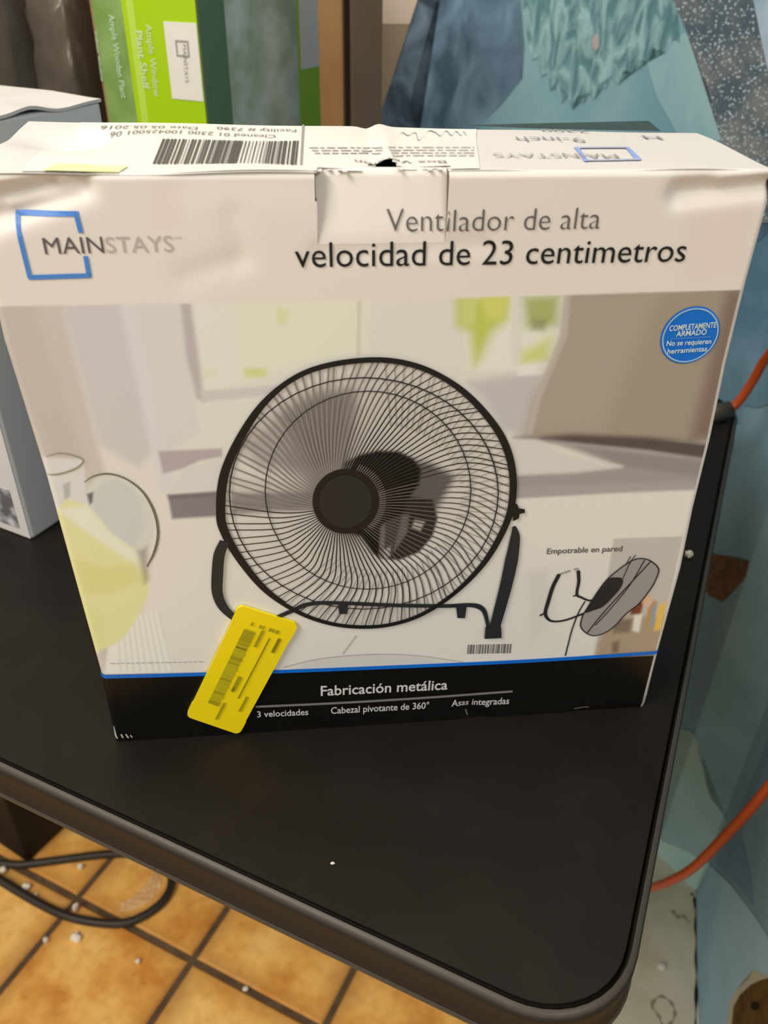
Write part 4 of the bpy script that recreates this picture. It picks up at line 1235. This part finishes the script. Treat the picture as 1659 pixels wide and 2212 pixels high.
# ------------------------------------------------------------------ pale box on the left
B0 = np.array([-0.2735, 0.2253]); B0 = on_z(70, 1166, ZT)[:2]
da = math.radians(57.5)
bd = np.array([math.cos(da), math.sin(da)]); bl_ = np.array([-bd[1], bd[0]])
Hl = 0.316; Dl = 0.158; Wl = 0.27
pale = thing('pale_carton', (*(B0 + bd * Dl / 2 + bl_ * Wl / 2), ZT), 'grey and white carton standing at the left behind the fan carton', 'box')
M_greyside = mat('grey_card', bk((206, 200, 197)), 0.5, 0.35)
M_whitecard = mat('white_coated_card', bk((202, 190, 176)), 0.45, 0.35)
def p3(a, b, z): return np.array([*(B0 + bd * a + bl_ * b), z + ZT])
# body (grey wrap) with softened arrises
bm = prism([B0, B0 + bd * Dl, B0 + bd * Dl + bl_ * Wl, B0 + bl_ * Wl], ZT, ZT + Hl - 0.002, 0.0025, 2)
bm_part('body', bm, M_greyside, pale)
# lid panel, wavy along its right edge
v, f = [], []
NL = 24
for i in range(NL + 1):
    a = Dl * i / NL
    wob = 0.0035 * math.exp(-((i / NL - 0.55) / 0.10) ** 2) - 0.002 * math.exp(-((i / NL - 0.75) / 0.12) ** 2)
    for j, b in enumerate((-0.0015, 0.01, 0.05, 0.15, Wl)):
        z_ = Hl + (0.002 if j > 1 else 0.0) + (wob if j == 0 else wob * 0.4 if j == 1 else 0)
        v.append(p3(a + (0.001 if j else 0.0), b - (wob * 0.4 if j == 0 else 0), z_))
for i in range(NL):
    for j in range(4):
        f.append((5 * i + j, 5 * i + 5 + j, 5 * i + 6 + j, 5 * i + 1 + j))
n0 = len(v)
low = [p - np.array([0, 0, 0.0022]) for p in v]
v += low
f += [tuple(k + n0 for k in q)[::-1] for q in f[:]]
rim_idx = [5 * i for i in range(NL + 1)] + [5 * NL + j for j in range(1, 5)] + [5 * i + 4 for i in range(NL - 1, -1, -1)] + [3, 2, 1]
f += [(rim_idx[i], rim_idx[(i + 1) % len(rim_idx)], rim_idx[(i + 1) % len(rim_idx)] + n0, rim_idx[i] + n0) for i in range(len(rim_idx))]
part('lid', v, f, M_whitecard, pale)
# printed front: white frame and a dark photograph
def front_sheet(name, b0, b1, z0, z1, off, material, parent):
    v = [p3(-off, b, z) for b, z in ((b0, z0), (b1, z0), (b1, z1), (b0, z1))] + [p3(-0.00005, b, z) for b, z in ((b0, z0), (b1, z0), (b1, z1), (b0, z1))]
    return part(name, v, [(0, 1, 2, 3), (0, 4, 5, 1), (1, 5, 6, 2), (2, 6, 7, 3), (3, 7, 4, 0)], material, parent)
fs = front_sheet('front_print', 0.0012, Wl - 0.001, 0.001, Hl - 0.004, 0.0005, M_whitecard, pale)
M_pic = mat('grey_photo_print', bk((96, 90, 88)), 0.45, 0.35, noise=(60, 0.42, 0.6), color2=bk((190, 182, 176)))
front_sheet('photo_print', 0.011, 0.20, 0.008, 0.046, 0.0009, M_pic, fs)

# ------------------------------------------------------------------ tall green carton behind
gs = 0.85
def rel(az, Dn):
    d = np.array([math.cos(math.radians(az)), math.sin(math.radians(az))])
    return CL[:2] + d * (Dn / np.dot(d, nB[:2]))
DG = 0.685
def az_of(u, v):
    d = sight(u, v); return math.degrees(math.atan2(d[1], d[0]))
G0 = rel(az_of(447, 255), DG)                    # near corner
G1 = rel(az_of(190, 0), DG)                      # far end of the left face
ga = (G1 - G0); Wg = np.linalg.norm(ga); ga /= Wg
gb = np.array([nB[0], nB[1]])                    # right face runs away from the viewer
Dg = 0.215
Hg = 0.46
green = thing('plant_shelf_carton', (*(G0 + ga * Wg / 2 + gb * Dg / 2), ZT), 'tall lime green plant shelf carton standing behind the fan carton', 'box')
M_cardb = mat('brown_cardboard', bk((138, 104, 70)), 0.85, 0.15, noise=(30, 0.3, 0.7), color2=bk((150, 116, 80)))
bm_part('body', prism([G0, G0 + ga * Wg, G0 + ga * Wg + gb * Dg, G0 + gb * Dg], ZT, ZT + Hg, 0.0015, 1), M_cardb, green)
qL = (np.array([*G0, ZT]), np.array([*(-gb), 0.0]))
qR = (np.array([*G0, ZT]), np.array([*(-ga), 0.0]))
def face_xz(u, v, side):
    pq, pn = (qL if side == 'L' else qR)
    p = on_plane(u, v, pq, pn)
    ax = ga if side == 'L' else gb
    return np.dot(p[:2] - G0, ax), p[2] - ZT
def face_pt(w, z, side, off):
    if side == 'L': b = G0 + ga * w - gb * off
    else: b = G0 + gb * w - ga * off
    return np.array([*b, z + ZT])
def face_rect(name, w0, w1, z0, z1, side, off, material, parent):
    c = ((w0, z0), (w1, z0), (w1, z1), (w0, z1))
    v = [face_pt(w, z, side, off) for w, z in c] + [face_pt(w, z, side, 0.0) for w, z in c]
    return part(name, v, [(0, 1, 2, 3), (0, 4, 5, 1), (1, 5, 6, 2), (2, 6, 7, 3), (3, 7, 4, 0)], material, parent)
def face_text(name, s, start, end, cap, side, off, material, parent, bold=0.0):
    """lettering that runs down the face; start/end pixels along its baseline, cap in metres"""
    v2, f = text_shape(s, bold)
    a = np.array(face_xz(*start, side)); b = np.array(face_xz(*end, side))
    e = b - a
    # width axis to the viewer's right
    sgn = -1 if side == 'L' else 1
    upv = np.array([sgn * 1.0, 0.0])
    x0, x1 = v2[:, 0].min(), v2[:, 0].max()
    v = []
    for x, y in v2:
        w = a + e * (x - x0) / (x1 - x0) + upv * y / CAP * cap
        v.append(face_pt(w[0], w[1], side, off))
    return part(name, v, f, material, parent)
w_band = face_xz(262, 0, 'L')[0]
M_lime = mat('lime_print', bk((160, 188, 10)), 0.4, 0.4)
M_moss = mat('moss_green_print', bk((112, 136, 64)), 0.4, 0.4, noise=(26, 0.4, 0.6), color2=bk((132, 154, 84)))
M_deep = mat('deep_green_print', bk((86, 114, 84)), 0.4, 0.4)
M_leafy = mat('leafy_photo_print', bk((150, 162, 136)), 0.4, 0.4, noise=(22, 0.35, 0.65), color2=bk((196, 202, 188)))
M_dullgreen = mat('green_print', bk((150, 188, 40)), 0.4, 0.4)
M_wlab = mat('white_label', bk((226, 214, 204)), 0.4, 0.4)
M_glab = M_wlab
M_txtw = mat('white_print', bk((206, 214, 160)), 0.4, 0.4)
M_txtg = mat('pale_green_print', bk((172, 192, 148)), 0.4, 0.4)
fl_ = face_rect('lime_panel', 0.0006, w_band, 0.001, Hg - 0.001, 'L', 0.0005, M_lime, green)
fm_ = face_rect('moss_panel', w_band, Wg - 0.004, 0.001, Hg - 0.001, 'L', 0.0005, M_moss, green)
w1_, z1_ = face_xz(360, 50, 'L'); w0_, z0_ = face_xz(445, 216, 'L')
wl_ = face_rect('white_label', 0.0012, face_xz(364, 130, 'L')[0], face_xz(440, 219, 'L')[1], face_xz(425, 50, 'L')[1], 'L', 0.0011, M_wlab, fl_)
face_text('box_text', 'Plant Shelf', (294, 66), (311, 192), 0.0075, 'L', 0.0011, M_txtw, fl_, 0.01)
face_text('box_text', 'Ample Window', (316, 52), (335, 208), 0.0068, 'L', 0.0011, M_txtw, fl_, 0.0)
face_text('box_text', 'Ample Wooden Plant', (236, 30), (264, 212), 0.0068, 'L', 0.0011, M_txtg, fm_, 0.02)
face_text('box_text', 'indoor window', (206, 68), (220, 176), 0.0040, 'L', 0.0011, M_txtg, fm_, 0.01)
face_rect('pale_stripe', w_band - 0.0135, w_band - 0.0055, 0.02, Hg - 0.01, 'L', 0.0008, mat('pale_lime_print', bk((176, 200, 70)), 0.4, 0.4), fl_)
face_text('brand_name', 'MAINSTAYS', (396, 96), (402, 178), 0.004, 'L', 0.0015, M_ink_lgrey, wl_, 0.0)
def face_ring(w0, w1, z0, z1, t, side, off, material, parent):
    o = [(w0, z0), (w1, z0), (w1, z1), (w0, z1)]; i_ = [(w0 + t, z0 + t), (w1 - t, z0 + t), (w1 - t, z1 - t), (w0 + t, z1 - t)]
    v = [face_pt(w, z, side, off) for w, z in o + i_]
    return part('brand_square', v, [(k, (k + 1) % 4, (k + 1) % 4 + 4, k + 4) for k in range(4)], material, parent)
wa, za = face_xz(380, 86, 'L'); wb_, zb_ = face_xz(412, 124, 'L')
face_ring(min(wa, wb_), max(wa, wb_), min(za, zb_), max(za, zb_), 0.0016, 'L', 0.0014, M_ink_lgrey, wl_)
# right face
def wr(u): return face_xz(u, 200, 'R')[0]
fd_ = face_rect('deep_green_panel', 0.0006, wr(498), 0.001, Hg - 0.001, 'R', 0.0005, M_deep, green)
fp_ = face_rect('leaf_photo', wr(498), wr(645), 0.001, Hg - 0.001, 'R', 0.0005, M_leafy, green)
fg_ = face_rect('green_panel', wr(645), Dg - 0.0006, 0.001, Hg - 0.001, 'R', 0.0005, M_dullgreen, green)
face_rect('white_label', wr(651), min(wr(700), Dg - 0.0008), face_xz(652, 150, 'R')[1], Hg - 0.02, 'R', 0.0011, M_glab, fg_)
face_text('box_text', 'Ventana', (452, 178), (458, 240), 0.006, 'R', 0.0011, mat('dull_green_print', bk((110, 134, 108)), 0.5), fd_, 0.0)

# ------------------------------------------------------------------ brown carton next to it
DK = 0.775
k1 = rel(az_of(740, 130), DK)                    # near corner between front and right side
k0_ = rel(az_of(688, 130), DK)
dfar = np.array([math.cos(math.radians(az_of(822, 130))), math.sin(math.radians(az_of(822, 130)))])
# depth of the right side, as far as it shows
ms = np.array([[nB[0], -dfar[0]], [nB[1], -dfar[1]]])
dp = np.linalg.solve(ms, CL[:2] - k1)[0]
HK = 0.47
kraft = thing('cardboard_carton', (*((k0_ + k1) / 2 + nB[:2] * dp / 2), ZT), 'brown cardboard carton with a dark open seam between green carton and mural', 'box')
M_kraft = mat('kraft_cardboard', bk((142, 104, 66)), 0.85, 0.15, noise=(12, 0.3, 0.7), color2=bk((128, 90, 54)))
M_kraft2 = mat('kraft_cardboard_side', bk((142, 110, 82)), 0.85, 0.15, noise=(12, 0.3, 0.7), color2=bk((126, 96, 70)))
bm_part('body', prism([k0_, k1, k1 + nB[:2] * dp, k0_ + nB[:2] * dp], ZT, ZT + HK, 0.0012, 1), M_kraft, kraft)
ke = tB[:2]
# side panel stands a little off the body, leaving an open seam
g0 = k1 + ke * 0.0006 + nB[:2] * 0.012
bm_part('side_panel', prism([g0, g0 + ke * 0.003, g0 + ke * 0.003 + nB[:2] * (dp - 0.016), g0 + nB[:2] * (dp - 0.016)], ZT + 0.001, ZT + HK - 0.002), M_kraft2, kraft)
g1 = k1 + ke * 0.0003 + nB[:2] * 0.002
bm_part('open_seam', prism([g1, g1 + ke * 0.0012, g1 + ke * 0.0012 + nB[:2] * 0.0098, g1 + nB[:2] * 0.0098], ZT + 0.001, ZT + HK - 0.004), mat('seam_shadow_card', (0.05, 0.032, 0.02), 0.9, 0.1), kraft)
mid0 = k0_ + nB[:2] * (dp / 2 - 0.02); mid1 = k0_ + nB[:2] * (dp / 2 + 0.02)
bm_part('tape', prism([mid0, mid0 + (k1 - k0_), mid1 + (k1 - k0_), mid1], ZT + HK - 0.0005, ZT + HK + 0.0006), mat('paper_tape', bk((168, 132, 92)), 0.6), kraft)

# ------------------------------------------------------------------ dark plastic-wrapped bundle at the far left
M_bag = mat('dark_plastic_film', (0.045, 0.038, 0.033), 0.28, 0.5, noise=(9, 0.35, 0.7), color2=(0.09, 0.078, 0.066))
bagc = rel(az_of(70, 90), 0.72)
bag = thing('plastic_wrapped_bundle', (*bagc, ZT), 'dark glossy plastic wrapped bundle standing behind the pale carton', 'bag')
def lump(cx, cy, cz, rx_, ry_, rz_, seed, amp):
    r_ = np.random.default_rng(seed)
    bm = bmesh.new()
    bmesh.ops.create_uvsphere(bm, u_segments=56, v_segments=40, radius=1)
    ph_ = r_.uniform(0, 6.28, 12); fr = r_.uniform(3, 11, (12, 3))
    for v_ in bm.verts:
        c = np.array(v_.co)
        # squarish pillow
        s_ = np.sign(c) * np.abs(c) ** 0.62
        s_ /= max(np.max(np.abs(s_)), 1e-6) ** 0.35
        d = sum(abs(math.sin(fr[i] @ c + ph_[i])) for i in range(12)) / 12 - 0.6
        p = s_ * (1 + amp * d * 2)
        q2 = ga * (p[0] * rx_) + gb * (p[1] * ry_)
        v_.co = (cx + q2[0], cy + q2[1], max(ZT, cz + p[2] * rz_))
    return bm
bm_part('wrap', lump(bagc[0] - 0.045, bagc[1] + 0.02, ZT + 0.24, 0.080, 0.055, 0.26, 3, 0.11), M_bag, bag, smooth=True)
M_tie = mat('pale_tape', bk((176, 166, 150)), 0.5)
bm_part('folded_end', lump(bagc[0] + 0.040, bagc[1] - 0.02, ZT + 0.20, 0.034, 0.036, 0.20, 9, 0.14), mat('grey_plastic_film', (0.13, 0.11, 0.09), 0.3, 0.5, noise=(14, 0.35, 0.7), color2=(0.05, 0.043, 0.037)), bag, smooth=True)

# ------------------------------------------------------------------ under the table, on the floor
cB = on_z(60, 1866, 0)[:2]
M_crate = mat('black_plastic', (0.012, 0.010, 0.009), 0.6, 0.3)
bd2 = np.array([math.cos(math.radians(54)), math.sin(math.radians(54))]); bl2 = np.array([-bd2[1], bd2[0]])
crate = thing('storage_tote', (*(cB + bd2 * 0.14 + bl2 * 0.2), 0.0), 'black storage tote on the tiles under the table', 'tote')
bm_part('body', prism([cB, cB + bd2 * 0.30, cB + bd2 * 0.30 + bl2 * 0.42, cB + bl2 * 0.42], 0.0008, 0.30, 0.004, 2), M_crate, crate)
k0 = cB - bd2 * 0.008 - bl2 * 0.008
bm_part('lid', prism([k0, k0 + bd2 * 0.316, k0 + bd2 * 0.316 + bl2 * 0.436, k0 + bl2 * 0.436], 0.3002, 0.325, 0.005, 2), M_crate, crate)

M_cord = mat('black_rubber_cord', (0.026, 0.022, 0.018), 0.5, 0.4)
rc_ = 0.0062
loop = [(-160, 1880), (-60, 1876), (0, 1866), (45, 1868), (127, 1858), (213, 1847), (278, 1844), (329, 1853), (362, 1876), (371, 1904), (356, 1942), (316, 1975), (266, 1994), (203, 1992), (139, 1977), (76, 1947), (0, 1904), (-80, 1860)]
pth = [on_z(u, v, rc_ + 0.0006) for u, v in loop]
pth[0][2] += 0.0; pth[-1][2] += 0.014; pth[-2][2] += 0.004
sp = smooth_path(pth, 8)
cordt = thing('power_cord', tuple(pth[9]), 'black power cord lying in a loop on the tiles', 'cord')
cordt.location.z = 0
v, f = tube(sp, rc_, 12)
part('cable', v, f, M_cord, cordt, smooth=True)
v2_, f2_ = tube([sp[-1] - (sp[-1] - sp[-3]) * 0.2, sp[-1] + (sp[-1] - sp[-3]) * 1.2], [0.009, 0.012], 12)
part('connector', v2_, f2_, M_cord, cordt, smooth=True)

# orange extension cord along the side wall
M_orange = mat('orange_cord', (0.50, 0.075, 0.012), 0.38, 0.5)
cam_v = lambda u, v, r: CL + sight(u, v) / np.linalg.norm(sight(u, v)) * r
wp = [cam_v(1572, 884, 0.970), cam_v(1590, 874, 0.972), cam_v(1622, 830, 0.965), cam_v(1656, 772, 0.945), cam_v(1700, 730, 0.91), cam_v(1748, 800, 0.86), cam_v(1770, 1000, 0.83),
      cam_v(1770, 1300, 0.83), cam_v(1735, 1580, 0.86), cam_v(1655, 1706, 0.90), cam_v(1570, 1802, 0.94), cam_v(1500, 1872, 1.00), cam_v(1450, 1902, 1.06), cam_v(1405, 1918, 1.14)]
end = on_z(1300, 1950, 0.0135); wp.append(end * 1.0); wp.append(end + np.array([-0.12, 0.10, 0.0]))
sp = smooth_path(wp, 10)
sp = [np.array([p[0], p[1], max(p[2], 0.0132)]) for p in sp]
cordo = thing('extension_cord', (float(end[0]), float(end[1]), 0.0082), 'glossy orange extension cord hanging beside the table edge', 'cord')
v, f = tube(sp, 0.0048, 12)
part('cable', v, f, M_orange, cordo, smooth=True)
d_ = sp[0] - sp[2]; d_ /= np.linalg.norm(d_)
v, f = tube([sp[0] - d_ * 0.004, sp[0] + d_ * 0.012, sp[0] + d_ * 0.03], [0.008, 0.011, 0.010], 12)
part('plug', v, f, mat('dark_plug', (0.05, 0.045, 0.035), 0.35, 0.5), cordo, smooth=True, label='dark plug at the cord end')

# ------------------------------------------------------------------ litter
M_crumb = mat('white_foam', (0.78, 0.74, 0.68), 0.8, 0.2)
def crumb(u, v, z, size, seed, lab, group):
    c = on_z(u, v, z)
    bm = bmesh.new()
    bmesh.ops.create_icosphere(bm, subdivisions=2, radius=1)
    r_ = np.random.default_rng(seed)
    k_ = r_.uniform(0.6, 1.25, 3); f_ = r_.uniform(2, 5, (3, 3))
    for w in bm.verts:
        p = np.array(w.co)
        p = p * k_ * (1 + 0.22 * math.sin(f_[0] @ p * 2) + 0.15 * math.sin(f_[1] @ p * 3))
        w.co = p * size
    zmin = min(w.co.z for w in bm.verts)
    for w in bm.verts: w.co = (w.co.x + c[0], w.co.y + c[1], w.co.z - zmin * 0.98 + z + 0.0001)
    return bm_part('foam_crumb', bm, M_crumb, None, label=lab, cat='crumb', group=group)
for i, (u, v, s_, lab) in enumerate(((175, 1876, 0.0052, 'white foam crumb inside the black cord loop near its top'), (58, 1918, 0.0044, 'white foam crumb by the lower strand of the cord loop'),
        (78, 1934, 0.0030, 'tiny pale crumb touching the lower strand of the cord'), (165, 2028, 0.0065, 'largest white foam crumb on the tile below the cord loop'),
        (100, 2034, 0.0042, 'pale crumb in the grout line below the cord loop'), (298, 2080, 0.0050, 'pale sliver of foam on the tile left of the grout crossing'),
        (531, 2139, 0.0040, 'small crumb on the grout line right of the crossing'), (246, 1836, 0.0036, 'small crumb on the grout line behind the cord loop'),
        (8, 1884, 0.0042, 'white crumb at the left end of the cord'), (165, 1966, 0.0060, 'dusty pale chunk on the grout crossing inside the cord loop'))):
    crumb(u, v, 0.0006, s_, 20 + i, lab, 'crumbs on the tiles')
crumb(1429, 2091, 0.008, 0.0052, 41, 'white crumb on the grey floor strip beside the table', 'crumbs by the table')
crumb(1486, 1204, ZT, 0.0030, 42, 'white crumb on the tabletop right of the fan carton', 'crumbs on the tabletop')
crumb(719, 1867, ZT, 0.0012, 43, 'tiny speck on the tabletop in front of the fan carton', 'crumbs on the tabletop')

# crumpled clear film inside the cord loop
m = bpy.data.materials.new('clear_film'); m.use_nodes = True
b = m.node_tree.nodes['Principled BSDF']
b.inputs['Base Color'].default_value = (0.80, 0.74, 0.62, 1); b.inputs['Roughness'].default_value = 0.18; b.inputs['Alpha'].default_value = 0.26
sc = [(262, 1968), (290, 1962), (314, 1950), (334, 1930), (348, 1905), (340, 1885)]
pts = [on_z(u, v, 0.0015) for u, v in smooth_path(sc, 6)]
v, f = [], []
K = 7
for i, p in enumerate(pts):
    t = pts[min(i + 1, len(pts) - 1)] - pts[max(i - 1, 0)]; t /= np.linalg.norm(t)
    s_ = np.array([-t[1], t[0], 0])
    wd = 0.020 * (0.5 + 0.5 * math.sin(math.pi * i / (len(pts) - 1))) + 0.004
    for k in range(K):
        a = k / (K - 1)
        v.append(p + s_ * wd * (a - 0.1) + np.array([0, 0, 0.0070 * abs(math.sin(i * 0.55 + k * 1.1)) * math.sin(math.pi * a) + 0.001]))
for i in range(len(pts) - 1):
    for k in range(K - 1):
        f.append((i * K + k, i * K + k + 1, (i + 1) * K + k + 1, (i + 1) * K + k))
o = part('plastic_scrap', v, f, m, None, label='crumpled clear plastic scrap inside the cord loop', cat='plastic')

# ------------------------------------------------------------------ settle parenting: parts keep their world place
bpy.context.view_layer.update()
